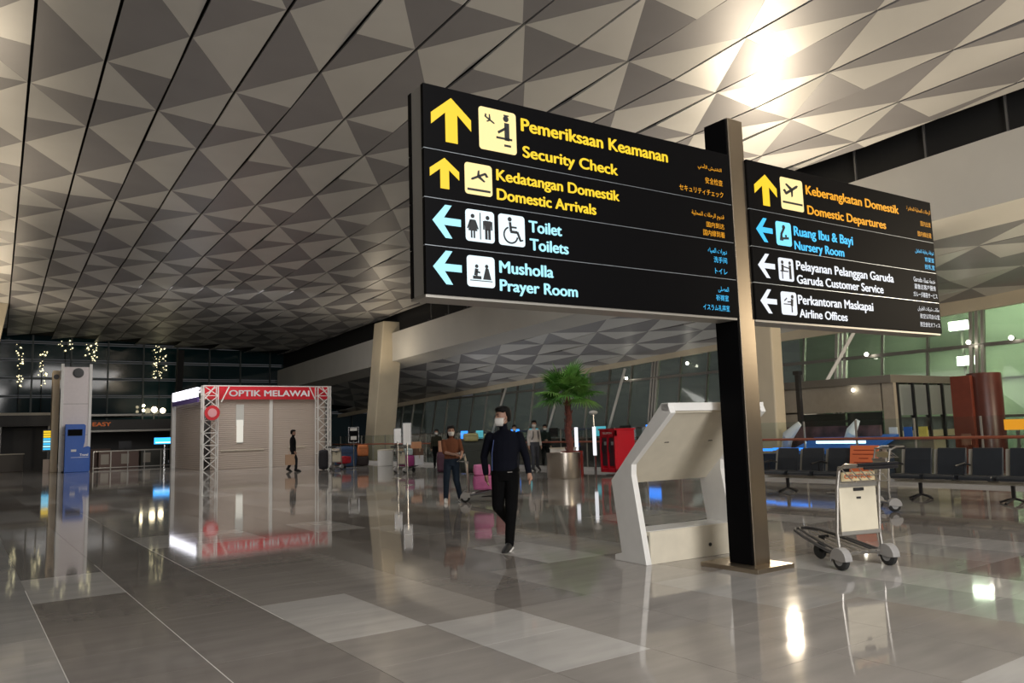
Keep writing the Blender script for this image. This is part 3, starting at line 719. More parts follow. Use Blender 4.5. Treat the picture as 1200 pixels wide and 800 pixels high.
soft('duffel_bag', 'dark red bag on the woman\'s trolley nearest the walking man', 'bag', (9.66, 14.32, .275), (.42, .26, .42), (.30, .03, .05), -2.16)
soft('travel_bag', 'purple and magenta holdall left of the white carton', 'bag', (14.45, 28.05, .235), (.5, .40, .42), (.35, .05, .20), -1.4)
soft('travel_bag', 'white and teal bundle lying on the purple holdall', 'bag', (14.45, 28.05, .665), (.45, .35, .26), (.45, .55, .55), -.3)
carton('white_carton', 'white carton at the bottom of the far trolley stack', (14.90, 28.13, .27), (.5, .42, .38), (.70, .70, .72), -1.4)
carton('brown_carton', 'dark brown carton lying on the white carton', (14.92, 28.13, .66), (.48, .38, .26), (.16, .09, .06), -1.35)
carton('orange_carton', 'orange brown carton on top of the far trolley stack', (14.92, 28.13, .92), (.42, .3, .26), (.55, .27, .14), -.4)
carton('orange_carton', 'small orange carton right behind the woman\'s shoulder', (15.25, 26.5, .78), (.4, .3, .42), (.55, .28, .17), -.5)
soft('travel_bag', 'dark holdall standing under the small orange carton', 'bag', (15.25, 26.5, 0), (.5, .4, .76), (.08, .03, .05), -.5)
soft('duffel_bag', 'bright red bag lying on the distant trolley', 'bag', (14.55, 34.46, .245), (.42, .55, .32), (.50, .015, .03), -1.05)
soft('duffel_bag', 'black bag standing on the floor left of the distant trolley', 'bag', (13.75, 34.9, 0), (.4, .4, .85), (.02, .02, .025), -.3)
soft('travel_bag', 'dark blue holdall heap right of the notice stand', 'bag', (15.6, 36.7, 0), (1.0, .6, .95), (.02, .05, .12), -.4)
soft('travel_bag', 'orange bundle left of the white waste bin', 'bag', (16.6, 36.9, .47), (.5, .4, .55), (.55, .18, .06), -.4)
soft('travel_bag', 'black bag carrying the orange bundle beside the bin', 'bag', (16.55, 36.9, 0), (.6, .5, .46), (.03, .02, .02), -.4)
soft('travel_bag', 'large dark suitcase heap behind the woman to the right', 'bag', (15.6, 24.6, 0), (1.3, .6, 1.15), (.02, .025, .02), -.5)
soft('travel_bag', 'olive bundle on the dark suitcase heap', 'bag', (15.3, 24.6, 1.16), (.5, .4, .28), (.32, .30, .14), -.5)
soft('travel_bag', 'pale green bundle at the right end of the suitcase heap', 'bag', (15.95, 24.3, 1.16), (.45, .4, .25), (.30, .36, .20), -.5)

# ================================================================== BENCHES
SEAT = mat('black_leather', (.022, .026, .032), .38, noise=.1, nscale=5); ALU = mat('bench_aluminium', (.50, .48, .42), .35, .5)
def make_seat(t, x):
    # seat faces -Y in local space; width along x
    b = MB(); b.prism([(-.48, .43), (-.46, .38), (-.02, .36), (.02, .44), (-.02, .46), (-.44, .47)], x-.27, x+.27, lambda a, c, d: (d, a, c)); b.build('seat', SEAT, t, bevel=.012)
    b = MB(); b.prism([(.0, .40), (.05, .40), (.12, .70), (.15, .92), (.11, .93), (.06, .72)], x-.255, x+.255, lambda a, c, d: (d, a, c)); b.build('backrest', SEAT, t, bevel=.012)
    b = MB(); b.box(x-.22, x+.22, -.495, -.47, .37, .39); b.build('front_trim', CHROME, t)
def make_bench(label, n, loc, rz, group=None):
    t = thing('waiting_bench', label, 'bench', loc, rz, group); L = n*.62
    for k in range(n): make_seat(t, k*.62+.31)
    b = MB(); b.box(-.02, L+.02, -.22, -.14, .30, .36); b.build('beam', ALU, t, bevel=.005)
    for k in range(n+1):
        b = MB(); b.prism([(.06, .36), (.11, .36), (.18, .70), (.20, .90), (.16, .90), (.12, .70)], k*.62-.035, k*.62+.035, lambda a, c, d: (d, a, c)); b.build('back_frame', ALU, t)
    for x in ((.0, L) if n < 3 else (.0, L/2, L)):
        b = MB(); b.tube([(x, -.45, .62), (x, -.1, .66), (x, .08, .62)], .018); b.tube([(x, -.18, .34), (x, -.2, .62)], .014); b.build('armrest', BLACK, t)
    for x in (.45, L-.45):
        b = MB(); b.bar((x, -.18, .33), (x, -.18, .06), .05); b.tube([(x, -.5, .015), (x, -.3, .06), (x, -.18, .085), (x, -.02, .06), (x, .15, .015)], .022)
        b.tube([(x-.22, -.2, .015), (x-.1, -.18, .06), (x, -.18, .085), (x+.1, -.18, .06), (x+.22, -.2, .015)], .018); b.build('leg', BLACK, t)
    return t
RZ = math.radians(-90)   # seats face the hall (-X); local x runs towards -Y
b1 = make_bench('black leather waiting bench under the blue display, left of the orange notice', 4, (14.85, 11.2, 0), RZ)
make_bench('black leather waiting bench right of the orange notice, running out of frame', 4, (14.85, 8.32, 0), RZ)
# orange notice on the fourth seat
t = thing('seat_notice', 'orange paper notice taped on a bench backrest behind the trolley', 'notice', (14.72, 9.02, .42), RZ)
b = MB(); b.prism([(.0, 0.02), (.012, .02), (.12, .56), (.108, .56)], -.30, .30, lambda a, c, d: (d, a, c)); b.build('sheet', mat('orange_paper', (.85, .20, .07), .6), t)
b = MB()
for z, w in ((.46, .22), (.38, .24), (.30, .1), (.22, .2)): b.box(-w, w, .0, .004, z, z+.016, Matrix.Translation((0, z*.2-.012, 0)))
b.build('print', mat('notice_ink', (.35, .05, .02), .6), t)

# ================================================================== GLASS RAILING
rail = thing('glass_railing', 'glass balustrade with reddish brown handrail behind the benches', 'railing', (18.6, 4, 0))
RED = mat('brown_handrail', (.30, .085, .045), .35)
b = MB(); b.tube([(-.10, 0, 1.03), (-.10, 45, 1.03)], .035, 10); b.build('handrail', RED, rail, True)
b = MB(); b.box(-.12, .12, 0, 45, 0, .12); b.build('reflection_strip', mat('reflection_pale', (.55, .54, .52), .3), rail)  # pale raised strip stands in for a bright reflection on the floor
RG = mat('rail_glass', (.80, .88, .86), .02, trans=1.0)
for k in range(31):
    y = k*1.5
    b = MB(); b.bar((0, y, .12), (0, y, 1.5), .05, .03); b.bar((0, y, 1.03), (-.10, y, 1.03), .02); b.build('post', MULL, rail)
    if k < 30:
        b = MB(); b.box(-.006, .006, y+.03, y+1.47, .16, 1.5); b.build('glass_pane', RG, rail)

# ================================================================== PALM AND PLANTERS
def planter(label, loc, r, h, m, rim):
    t = thing('round_planter', label, 'planter', loc)
    b = MB(); b.lathe([(r*.97, 0), (r, .03), (r, h), (r*.93, h), (r*.93, h-.08), (.01, h-.08)], 40); b.build('drum', m, t, True)
    b = MB(); b.lathe([(r*.92, h-.09), (.01, h-.05)], 24); b.build('soil', mat('soil', (.05, .035, .025), .9, bump=.5, nscale=20), t)
    return t
planter('brushed steel round planter holding the fan palm', (15.35, 19.3, 0), .52, .78, STEEL, 0)
planter('dark red round planter tucked behind the steel one', (16.05, 19.75, 0), .36, .80, mat('red_brown_gloss', (.22, .03, .025), .25), 0)
t = thing('white_cabinet', 'low white cabinet behind the steel planter', 'cabinet', (16.55, 20.95, 0), -.6)
b = MB(); b.box(-.35, .5, -.2, .2, 0, .86); b.build('body', WHITE, t, bevel=.01); b = MB(); b.box(-.37, .52, -.22, .22, .86, .89); b.build('top', CREAM, t)
palm = thing('fan_palm', 'green fan palm with reddish trunk growing from the steel planter', 'plant', (15.50, 19.18, .70))
PG = [mat('palm_leaf', (.09, .26, .045), .5, noise=.35, nscale=8), mat('palm_leaf_pale', (.17, .36, .08), .5, noise=.3, nscale=8)]
TRK = mat('palm_trunk', (.17, .055, .045), .85, noise=.35, nscale=14, bump=.7)
b = MB(); b.tube([(.02*math.sin(k), .015*math.cos(k*1.3), k*.155) for k in range(13)], [.125, .115, .11, .105, .10, .10, .095, .095, .09, .09, .09, .08, .06], 14); b.build('trunk', TRK, palm, True)
b = MB()
for k in range(26):
    z = .15+k*.066; a = k*2.4; b.tube([(.1*math.cos(a), .1*math.sin(a), z-.05), (.145*math.cos(a), .145*math.sin(a), z+.05)], [.03, .008], 5)
b.build('leaf_stubs', TRK, palm)['kind'] = 'stuff'
def frond(az, el, ln, R, m, hang):
    """petiole and a pleated round fan of blades"""
    b = MB(); d = Vector((math.cos(az)*math.cos(el), math.sin(az)*math.cos(el), math.sin(el)))
    o = Vector((0, 0, 1.82)); tip = o + d*ln; b.tube([o, o+d*ln*.5+Vector((0, 0, .03)), tip], .011, 5)
    side = d.cross(Vector((0, 0, 1))).normalized(); upn = side.cross(d).normalized(); n = 30
    for i in range(n):
        a = math.radians(-128 + 256*i/(n-1)); L = R*(1-.22*abs(a)/2.3)*random.uniform(.93, 1.05)
        u = (d*math.cos(a) + side*math.sin(a)).normalized(); perp = upn.cross(u).normalized(); w = R*.048
        nseg = 5; vs = []
        for k in range(nseg+1):
            f = k/nseg; droop = Vector((0, 0, -1))*(hang*R*f**2.4*(1+.5*random.random()))
            c = tip + u*L*f + droop + upn*(.05*R*math.cos(a*1.2)*f)
            ww = w*(.25+1.6*f if f < .45 else (1-f)*1.65+.03)
            vs += [c - perp*ww, c + upn*.35*ww, c + perp*ww]
        fs = []
        for k in range(nseg):
            for j in (0, 1): fs.append((3*k+j, 3*k+j+1, 3*k+j+4, 3*k+j+3))
        b.add(vs, fs)
    b.build('frond', m, palm)
for k in range(24):
    az = k*2.39996; el = math.radians([68, 52, 38, 26, 14, 4, -8][k*7//24] + random.uniform(-5, 5))
    frond(az, el, random.uniform(.45, .62), random.uniform(.66, .78), PG[k % 2], .10 + .2*(k/24))

# ================================================================== PHONE STAND, BIN, STANDS, TOTEM
t = thing('phone_stand', 'red twin telephone cabinet between the palm and the white desk', 'telephone', (16.9, 19.0, 0), math.radians(-90))
RD = mat('glossy_red', (.62, .012, .03), .3)
b = MB(); b.box(-.36, .36, .10, .85, .10, 1.42); b.box(-.36, -.30, 0, .10, .10, 1.42); b.box(.30, .36, 0, .10, .10, 1.42); b.box(-.03, .03, 0, .10, .10, 1.42); b.box(-.36, .36, 0, .10, .10, .22); b.box(-.36, .36, 0, .10, 1.22, 1.42)
b.build('cabinet', RD, t, bevel=.01)
b = MB(); b.box(-.39, .39, -.03, .88, 1.42, 1.47); b.build('roof', RD, t, bevel=.01)
for x in (-.165, .165):
    b = MB(); b.box(x-.12, x+.12, .03, .10, .3, 1.18); p = b.build('telephone', mat('phone_dark', (.05, .02, .03), .4), t, bevel=.01)
    b = MB(); b.tube([(x-.06, .01, .7), (x-.06, -.02, .85), (x-.06, .01, 1.05)], .022); b.build('handset', BLACK, p, True)
    b = MB(); b.box(x-.01, x+.09, .02, .03, .95, 1.06); b.build('screen', mat('phone_grey', (.35, .35, .36), .4), p)
textmesh('lettering', 'TELEPON', -.22, .22, 1.30, 1.36, WHITE, t, y=-.004, bold=.008)
b = MB(); b.tube([(0, .45, 0), (0, .45, .10)], .08); b.box(-.3, .3, .15, .75, 0, .02); b.build('foot', CHROME, t)
t = thing('waste_bin', 'short white drum bin at the foot of the leaning column', 'bin', (17.2, 35.6, 0))
b = MB(); b.lathe([(.36, 0), (.38, .02), (.38, .76), (.36, .78)], 28); b.build('drum', WHITE, t, True); b = MB(); b.lathe([(.385, .74), (.39, .76), (.36, .79), (.2, .80)], 28); b.build('lid', CREAM, t, True)
def notice_stand(label, loc, rz, w, z0, z1, m, dark=False):
    t = thing('notice_stand', label, 'sign', loc, rz)
    b = MB(); b.lathe([(.19, 0), (.19, .012), (.03, .03)], 20); b.build('foot', CHROME, t, True)
    b = MB(); b.tube([(0, 0, .02), (0, 0, z0+.05)], .022); b.build('pole', CHROME, t)
    b = MB(); b.box(-w/2-.02, w/2+.02, -.01, .015, z0-.02, z1+.02); b.build('frame', CHROME, t)
    b = MB(); b.box(-w/2, w/2, -.014, -.01, z0, z1); f = b.build('sheet', m, t)
    if dark:
        b = MB(); b.box(-w*.3, w*.3, -.017, -.014, z0+.10, z0+.26); b.box(-w*.36, w*.36, -.017, -.014, z1-.14, z1-.02); b.build('print', WHITE, f)
    return t
PAP = mat('white_sheet', (.85, .86, .88), .5)
notice_stand('slim chrome stand with white sheet, left of the white pair', (12.35, 24.6, 0), -.47, .22, 1.2, 1.68, PAP)
notice_stand('taller chrome stand with large white sheet, right of the white pair', (10.85, 21.0, 0), -.48, .22, 1.18, 1.80, PAP)
notice_stand('dark notice board on a chrome stand beside the red shop', (14.45, 33.1, 0), -.42, .42, 1.22, 1.86, BLACKG, True)
t = thing('lit_totem', 'small illuminated totem with yellow and blue rows left of the white tower', 'sign', (4.15, 50.7, 0), -.05)
b = MB(); b.box(-.28, .38, -.15, .15, 0, .72); b.build('plinth', mat('totem_plinth', (.45, .36, .3), .5), t); b = MB(); b.box(-.08, .08, -.05, .05, .72, 1.15); b.build('neck', BLACK, t)
b = MB(); b.box(-.34, .36, -.06, .06, 1.15, 2.35); hp = b.build('head', BLACK, t)
for k in range(8):
    b = MB(); z = 2.18-k*.135; b.box(-.30, .32, -.066, -.06, z, z+.10); b.build('lit_row', (YEL if k < 3 else CYA2 if k % 2 else CYA), hp)
t = thing('mirror_lamp_post', 'slim post with white mushroom top beside the red telephones', 'lamp', (19.3, 22.4, 0))
b = MB(); b.tube([(0, 0, 0), (0, 0, 2.05)], .03); b.build('post', CHROME, t); b = MB(); b.ball((0, 0, 2.08), .17, 14, (1, 1, .5)); b.build('cap', WHITE, t, True)
for i_, (x, y) in enumerate(((17.25, 20.95), (17.45, 20.25))):
    t = thing('light_tube', ('glowing white tube standing just right of the palm trunk', 'glowing white tube standing at the left edge of the red telephones')[i_], 'lamp', (x, y, 0))
    b = MB(); b.tube([(0, 0, 0), (0, 0, .6)], .045); b.build('stem', CHROME, t); b = MB(); b.tube([(0, 0, .6), (0, 0, 1.55)], .06, 10); b.build('tube', mat('tube_glow', (.95, .95, 1), .5, emit=1.1), t)

# ================================================================== RED FRONTED SHOP
SX0, SX1, SY, SD, SH = 10.0, 16.7, 41.6, 6.6, 4.22
shop = thing('optical_shop', 'closed shop kiosk with roller shutters, white truss posts and red OPTIK MELAWAI fascia', 'shop', (SX0, SY, 0))
shop.rotation_euler = (0, 0, 0); WID = SX1-SX0
SHUT = mat('roller_shutter', (.50, .42, .36), .5, .1); RF = mat('red_fascia', (.60, .012, .03), .35)
def slats(x0, x1, y, z0, z1, M, name):
    b = MB(); z = z0
    while z < z1-.02: 
        b.add([M @ Vector(p) for p in ((x0, y, z), (x1, y, z), (x1, y-.012, z+.05), (x0, y-.012, z+.05), (x1, y, z+.10), (x0, y, z+.10))], [(0, 1, 2, 3), (3, 2, 4, 5)]); z += .10
    o = b.build(name, SHUT, shop); return o
I4 = Matrix(); ML = Matrix.Translation((0, 0, 0)) @ Matrix.Rotation(math.radians(90), 4, 'Z') @ Matrix.Translation((0, 0, 0))
slats(.5, WID*.52, .25, 0, 3.6, I4, 'roller_shutter'); slats(WID*.545, WID-.15, .25, 0, 3.6, I4, 'roller_shutter')
MLs = Matrix(((0, 1, 0, .0), (1, 0, 0, 0), (0, 0, 1, 0), (0, 0, 0, 1)))
slats(.3, SD-.2, .12, 0, 3.6, MLs, 'side_shutter')
b = MB(); b.box(.15, WID-.1, .3, SD, 3.95, 4.05); b.box(WID-.12, WID-.05, .3, SD, 0, 4); b.box(.13, WID, SD-.1, SD, 0, 4); b.build('walls', mat('shop_wall', (.45, .42, .38), .6), shop)
for bx in ((WID*.52, WID*.545, .18, .3, 0, 3.7), (-.08, .14, SD-.25, SD+.05, 0, 4.15), (-.03, .12, .0, .14, 0, SH), (WID-.06, WID+.06, 0, .14, 0, SH), (0, .12, 0, SD, 4.08, 4.2)):
    b = MB(); b.box(*bx); b.build('frame_post', WHITE, shop)
b = MB(); b.box(.08, WID+.02, .04, .16, 3.55, SH); fa = b.build('fascia', RF, shop)
textmesh('lettering', 'OPTIK MELAWAI', 1.35, WID-1.1, 3.72, 4.04, mat('sign_letters', (.92, .88, .86), .5, emit=.45), fa, y=.03, bold=.01)
def truss(x):
    b = MB(); w = .72; y0 = -.35
    for xx_ in (x, x+w):
        for y in (y0, .02): b.bar((xx_, y, 0), (xx_, y, SH), .05)
    k = 0; z = 0.0
    while z < SH-.3:
        zz = min(z+.62, SH)
        b.bar((x, y0, z), (x+w, y0, zz), .035); b.bar((x+w, y0, z), (x, y0, zz), .035); b.bar((x, y0, zz), (x+w, y0, zz), .035); b.bar((x, y0, zz), (x, .02, zz), .03); b.bar((x+w, y0, zz), (x+w, .02, zz), .03); z = zz
    b.build('truss_post', WHITE, shop)
truss(-.02); truss(WID-.75)
b = MB()
for x, s in ((.0, 1), (WID-.0, -1)):
    b.bar((x+s*.05, -.36, 3.55), (x+s*.55, -.36, SH), .05); b.bar((x+s*1.05, -.36, 3.55) if 0 else (x+s*.85, -.36, 3.4), (x+s*1.25, -.36, SH), .05)
b.bar((0, -.36, SH), (WID, -.36, SH), .05); b.build('top_truss', WHITE, shop)
t_ = MB(); t_.lathe([(.01, 0), (.35, 0), (.37, .03), (.37, .1), (.01, .1)], 24, (.36, -.5, 2.85), Matrix.Rotation(math.pi/2, 3, 'X')); rs = t_.build('round_sign', RF, shop)
b = MB(); b.lathe([(.01, 0), (.22, 0), (.22, .01), (.01, .01)], 20, (.36, -.602, 2.85), Matrix.Rotation(math.pi/2, 3, 'X')); b.build('emblem', mat('emblem_pink', (.75, .35, .38), .5), rs)
t_ = MB(); t_.box(-.12, -.03, .6, SD-.4, 3.72, 4.2); ls = t_.build('side_sign', mat('side_glow', (.92, .92, 1), .5, emit=3.0), shop)
b = MB(); b.box(-.10, -.02, .5, SD-.3, 3.45, 3.70); b.build('side_sign_trim', mat('violet_trim', (.16, .10, .35), .4), shop)
t_ = MB(); t_.box(1.75, 2.15, .20, .235, 2.2, 3.3); t_.box(1.8, 2.1, .20, .235, 1.3, 1.9); t_.build('shutter_window', mat('window_white', (.62, .62, .58), .4), shop)
t_ = MB(); t_.box(1.78, 2.12, .19, .2, 1.35, 2.5); t_.build('lit_poster', mat('poster_glow', (.9, .86, .75), .5, emit=.8), shop)
t_ = MB(); t_.box(1.0, 3.2, .2, .245, .92, .97); t_.box(4.5, 5.4, .2, .245, .98, 1.02); t_.build('ledge', CREAM, shop)

# ================================================================== WHITE TOWER AND BLUE MACHINE
t = thing('kiosk_tower', 'tall white kiosk tower with round black speaker near its top', 'kiosk', (4.55, 49.6, 0), math.radians(-3))
b = MB(); b.box(.0, 1.42, 0, 1.4, .04, 5.75); b.build('body', mat('tower_white', (.72, .66, .66), .45, noise=.03), t, bevel=.02)
b = MB(); b.box(-.05, .1, -.05, .1, 0, 5.92); b.box(1.32, 1.47, -.05, .1, 0, 5.92); b.build('corner_post', WHITE, t, bevel=.01)
b = MB(); b.lathe([(.01, 0), (.27, 0), (.27, .05), (.22, .06), (.01, .04)], 24, (.78, 0, 5.42), Matrix.Rotation(math.pi/2, 3, 'X')); b.build('speaker', BLACK, t, True)
b = MB(); b.lathe([(.01, 0), (.20, 0), (.20, .05), (.01, .04)], 20, (0, .6, 5.42), Matrix.Rotation(-math.pi/2, 3, 'Y')); b.build('side_speaker', BLACK, t, True)
b = MB(); b.box(.01, 1.41, -.004, .002, 3.7, 3.72); b.box(.01, 1.41, -.004, .002, 2.0, 2.02); b.build('seam', MUL, t)
t = thing('pale_slab', 'narrow beige kiosk slab just behind the white tower\'s left side', 'kiosk', (4.18, 50.4, 0), math.radians(-3))
b = MB(); b.box(0, .35, 0, 1.5, 0, 5.6); b.build('body', mat('slab_beige', (.60, .50, .36), .5), t, bevel=.02)
b = MB(); b.lathe([(.01, 0), (.14, 0), (.14, .03), (.01, .03)], 16, (.17, 0, 5.25), Matrix.Rotation(math.pi/2, 3, 'X')); b.build('speaker', BLACK, t)
t = thing('blue_machine', 'bright blue self service machine at the foot of the white tower', 'machine', (4.72, 48.9, 0), math.radians(-3))
BL = mat('machine_blue', (.015, .10, .45), .35)
b = MB(); b.prism([(0, 0), (1.2, 0), (1.22, .1), (1.22, 1.32), (1.12, 1.38), (.88, 1.30), (.95, 1.62), (.98, 2.5), (.9, 2.58), (.0, 2.58)], 0, .6, lambda a, c, d: (a, d, c)); bo = b.build('body', BL, t, bevel=.02)
b = MB(); b.box(.12, .82, -.012, 0, 1.95, 2.3); b.build('screen', BLACKG, t)
b = MB(); b.box(.3, .55, -.03, 0, 1.1, 1.22); b.build('card_slot', WHITE, t)
b = MB(); b.box(.3, 1.15, -.008, 0, .78, .80); b.build('stripe', PAP, t)
textmesh('lettering', 'Travel', .72, 1.12, .86, 1.0, PAP, t, y=-.005, bold=.01)

# ================================================================== FAR SHOPS AND COUNTERS
t = thing('far_shop_row', 'dark shop row with pale ledge along the far glass wall, left of the tower', 'shop', (-6, 60, 0))
DKM = mat('shop_dark', (.035, .032, .030), .5); BRM = mat('shop_brown', (.14, .08, .06), .5)
b = MB(); b.box(0, 11.2, 0, 4, 2.75, 3.45); b.build('fascia', mat('fascia_grey', (.06, .055, .05), .5), t); b = MB(); b.box(-.1, 11.3, -.15, 4, 3.45, 3.62); b.build('ledge', CREAM, t)
b = MB(); b.box(0, 11.2, 3, 3.2, 0, 2.75); b.build('back_wall', DKM, t)
for k in range(5):
    b = MB(); b.box(k*2.7, k*2.7+.14, 0, .14, 0, 2.75); b.build('pillar', MUL, t)
t = thing('far_shop_row', 'dark shop row with orange lit name, between the tower and the red shop', 'shop', (7.2, 60, 0))
b = MB(); b.box(0, 5.6, 0, 4, 2.4, 3.1); fz = b.build('fascia', MATS['fascia_grey'], t); b = MB(); b.box(-.1, 3.2, -.15, 4, 3.35, 3.48); b.box(0, 6.4, -.1, 4, 2.28, 2.4); b.build('ledge', MULL, t)
textmesh('lettering', 'EASY', .2, 1.3, 2.68, 2.95, mat('lit_orange', (.9, .2, .04), .5, emit=.30), fz, y=-.01, bold=.008)
b = MB(); b.box(0, 5.6, 3, 3.2, 0, 2.4); b.build('back_wall', DKM, t)
b = MB(); b.box(-.2, 1.4, .5, 1.1, 0, 1.15); b.build('counter', BRM, t)
def checkin(label, x, y, w, col):
    t = thing('service_counter', label, 'counter', (x, y, 0)); m = mat('ctr_%02d' % int(col[0]*99), col, .5)
    b = MB(); b.box(0, w, 0, .7, 0, 1.0); b.build('body', m, t, bevel=.02); b = MB(); b.box(-.05, w+.05, -.05, .75, 1.0, 1.06); b.build('top', CREAM, t)
    b = MB(); b.box(w*.5, w*.5+.7, .2, .26, 1.15, 1.6); b.bar((w*.5+.35, .23, 1.06), (w*.5+.35, .23, 1.2), .06); b.build('monitor', BLACK, t)
    for k in range(max(1, int(w/1.1))):
        b = MB(); b.box(k*1.1+.12, k*1.1+.55, -.015, 0, .25, .85); b.build('front_panel', mat('panel_tan', (.38, .34, .28), .5), t)
checkin('long dark counter with monitor at the far left edge', -2.0, 55, 5.2, (.10, .085, .07))
checkin('brown counter behind the railing right of the tower', 6.9, 53, 2.2, (.16, .10, .08))
checkin('dark counter near the left side of the red shop', 9.5, 54.6, 1.4, (.07, .07, .06))
t = thing('display_screen', 'slim bright blue screen on a counter left of the red shop', 'screen', (10.35, 52.0, 1.35), -.2)
b = MB(); b.box(-.6, .6, 0, .08, 0, .42); b.build('case', BLACK, t); b = MB(); b.box(-.58, .58, -.006, 0, .02, .4); b.build('screen', mat('screen_blue', (.03, .38, 1), .5, emit=2.2), t); b = MB(); b.box(-.5, .5, -.012, -.006, .08, .14); b.build('text_bar', mat('screen_white', (.7, .9, 1), .5, emit=2), t); b = MB(); b.box(-.04, .04, 0, .06, -1.35, 0); b.build('stand', CHROME, t)
t = thing('brown_pillar', 'square brown pillar beside the blue screen', 'cabinet', (11.1, 53.5, 0)); b = MB(); b.box(0, 1.0, 0, .8, 0, 2.25); b.build('body', BRM, t, bevel=.02); b = MB(); b.box(.1, .9, -.02, 0, 1.2, 2.1); b.build('panel', mat('brown_pale', (.25, .12, .08), .5), t)  # a brown pillar, built as a plain box with a paler panel
# railing far left
rl = thing('far_railing', 'distant pale metal railing between tower and red shop', 'railing', (6.4, 51.2, 0))
b = MB(); b.bar((0, 0, 1.05), (4.6, 0, 1.05), .05); b.bar((0, 0, .1), (4.6, 0, .1), .05); b.build('rail', MULL, rl)
for k in range(6): b = MB(); b.bar((k*.9, 0, 0), (k*.9, 0, 1.05), .05); b.build('post', MULL, rl)
# street lamps, then glowing dots standing in for reflections in the far glass
def lightpost(label, x, z, r, pts, rodb=True):
    t = thing('street_lamp', label, 'lamp', (x, 64.8, 0))
    b = MB(); b.bar((0, 0, 0), (0, 0, z), .08); b.build('post', MUL, t)
    for dx, dz, rr in pts:
        b = MB(); b.ball((dx, -.1, z+dz), rr, 10); b.build('bulb', mat('street_glow', (1, .86, .55), .5, emit=9), t)
lightpost('cluster of four bright lamps on a post left of the red shop', 12.1, 3.95, .2, [(0, 0, .22), (.6, -.08, .2), (-.75, .3, .11), (-.75, -.05, .11)])
def glass_glints(label, x, z0, z1, w, n, seed):  # glowing balls stand in for ceiling lights reflected in the glass
    rnd = random.Random(seed); t = thing('glass_reflection_string', label, 'lights', (x, 65.6, 0))
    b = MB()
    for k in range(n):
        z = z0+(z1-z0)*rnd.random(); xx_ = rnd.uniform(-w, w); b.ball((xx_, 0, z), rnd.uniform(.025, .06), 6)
    o = b.build('glints', mat('glass_glints', (.95, .85, .50), .5, emit=2.2), t); o['kind'] = 'stuff'
    b = MB(); b.bar((0, .1, 0), (0, .1, z1), .04); b.build('glint_support', DARK, t)  # bar added only to carry the glowing dots
glass_glints('string of small reflected lights on the far glass, leftmost', 3.35, 5.6, 9.0, .22, 30, 1)
glass_glints('string of small reflected lights just left of the white tower', 4.75, 5.7, 8.2, .30, 26, 2)
glass_glints('bright string of small reflected lights above the white tower', 7.85, 7.6, 9.0, .40, 26, 3)
glass_glints('broad string of small reflected lights between tower and red shop', 12.6, 6.3, 8.9, .5, 44, 4)
glass_glints('faint sparse lights above the tower\'s left corner', 6.2, 8.3, 9.1, .5, 10, 5)  # these too stand in for reflections in the glass
# dark leaning mast in front of the far glass
tag(MB().bar((13.6, 64.5, 0), (13.9, 64.5, 8.5), .45, .3).build('leaning_mast', DARK), 'dark leaning mast in front of the far glass wall, left of the red shop', 'mast')

# ================================================================== KIOSK BUILDING AND DISPLAY BEHIND THE RAILING
t = thing('glass_kiosk_building', 'beige flat roofed kiosk with dark glass corner behind the railing', 'building', (22, 12.4, 0))
KB = mat('kiosk_beige', (.33, .29, .23), .5, noise=.06); KD = mat('kiosk_glass', (.03, .035, .03), .08, spec=.6)
b = MB(); b.box(0, 4.4, 0, 5.2, 2.55, 2.78); b.build('roof_slab', mat('kiosk_roof', (.16, .145, .12), .5), t, bevel=.01)
b = MB(); b.box(.1, .3, .4, 5.2, 1.75, 2.55); b.box(.1, .3, .0, .35, 0, 2.55); b.box(.1, .3, 3.2, 4.0, 0, 1.8); b.box(.2, 4.3, 5.0, 5.2, 0, 2.55); b.build('side_wall', KB, t)
for y0, y1 in ((.45, 1.55), (1.65, 3.15), (4.05, 5.1)):
    b = MB(); b.box(.16, .2, y0, y1, .1, 1.72); b.build('dark_window', KD, t)
b = MB(); b.box(.17, .21, 1.0, 1.5, .9, 1.7); b.build('red_poster', mat('poster_red', (.30, .04, .03), .5), t)
for k in range(5):
    b = MB(); b.box(.25+k*.85, .33+k*.85, -.04, .1, 0, 2.55); b.build('glass_post', BLACK, t)
    if k < 4:
        b = MB(); b.box(.34+k*.85, 1.09+k*.85, .02, .05, .05, 1.55); b.build('glass_pane', KD, t)
        b = MB(); b.box(.34+k*.85, 1.09+k*.85, .02, .05, 1.6, 2.5); b.build('upper_pane', mat('frosted_pane', (.22, .24, .23), .3), t)
        b = MB(); b.box(.4+k*.85, 1.0+k*.85, .0, .02, .95, 1.15); b.build('notice_strip', mat('strip_cream', (.5, .46, .3), .5), t)
for k, yy in enumerate((1.2, 4.2)):
    b = MB(); b.ball((.0, yy, 2.4), .05, 8); b.build('downlight', LB, t)
t = thing('brown_drum_column', 'glossy red brown cladded column right of the glass kiosk', 'column', (22.6, 10.2, 0))
b = MB(); b.lathe([(.42, 0), (.42, 2.62), (.40, 2.66)], 20, (.1, 0, 0)); b.build('round_shaft', mat('brown_clad', (.07, .018, .012), .35, noise=.1), t, True)
b = MB(); b.box(-.45, .1, .1, .62, 0, 2.6); b.build('square_shaft', mat('brown_clad_pale', (.15, .035, .02), .35, noise=.1), t, bevel=.01)
b = MB(); b.box(-.47, -.45, .2, .45, .75, 1.05); b.build('plate', MATS['brown_pale'], t)
t = thing('orange_box_sign', 'small glowing orange sign behind the railing at the right edge', 'sign', (21.5, 9.0, 0), math.radians(-90))
b = MB(); b.box(-.28, .22, 0, .1, 1.14, 1.40); b.build('face', mat('orange_glow', (1, .38, .02), .5, emit=.9), t); b = MB(); b.bar((0, .05, 0), (0, .05, 1.12), .06); b.build('post', MUL, t)
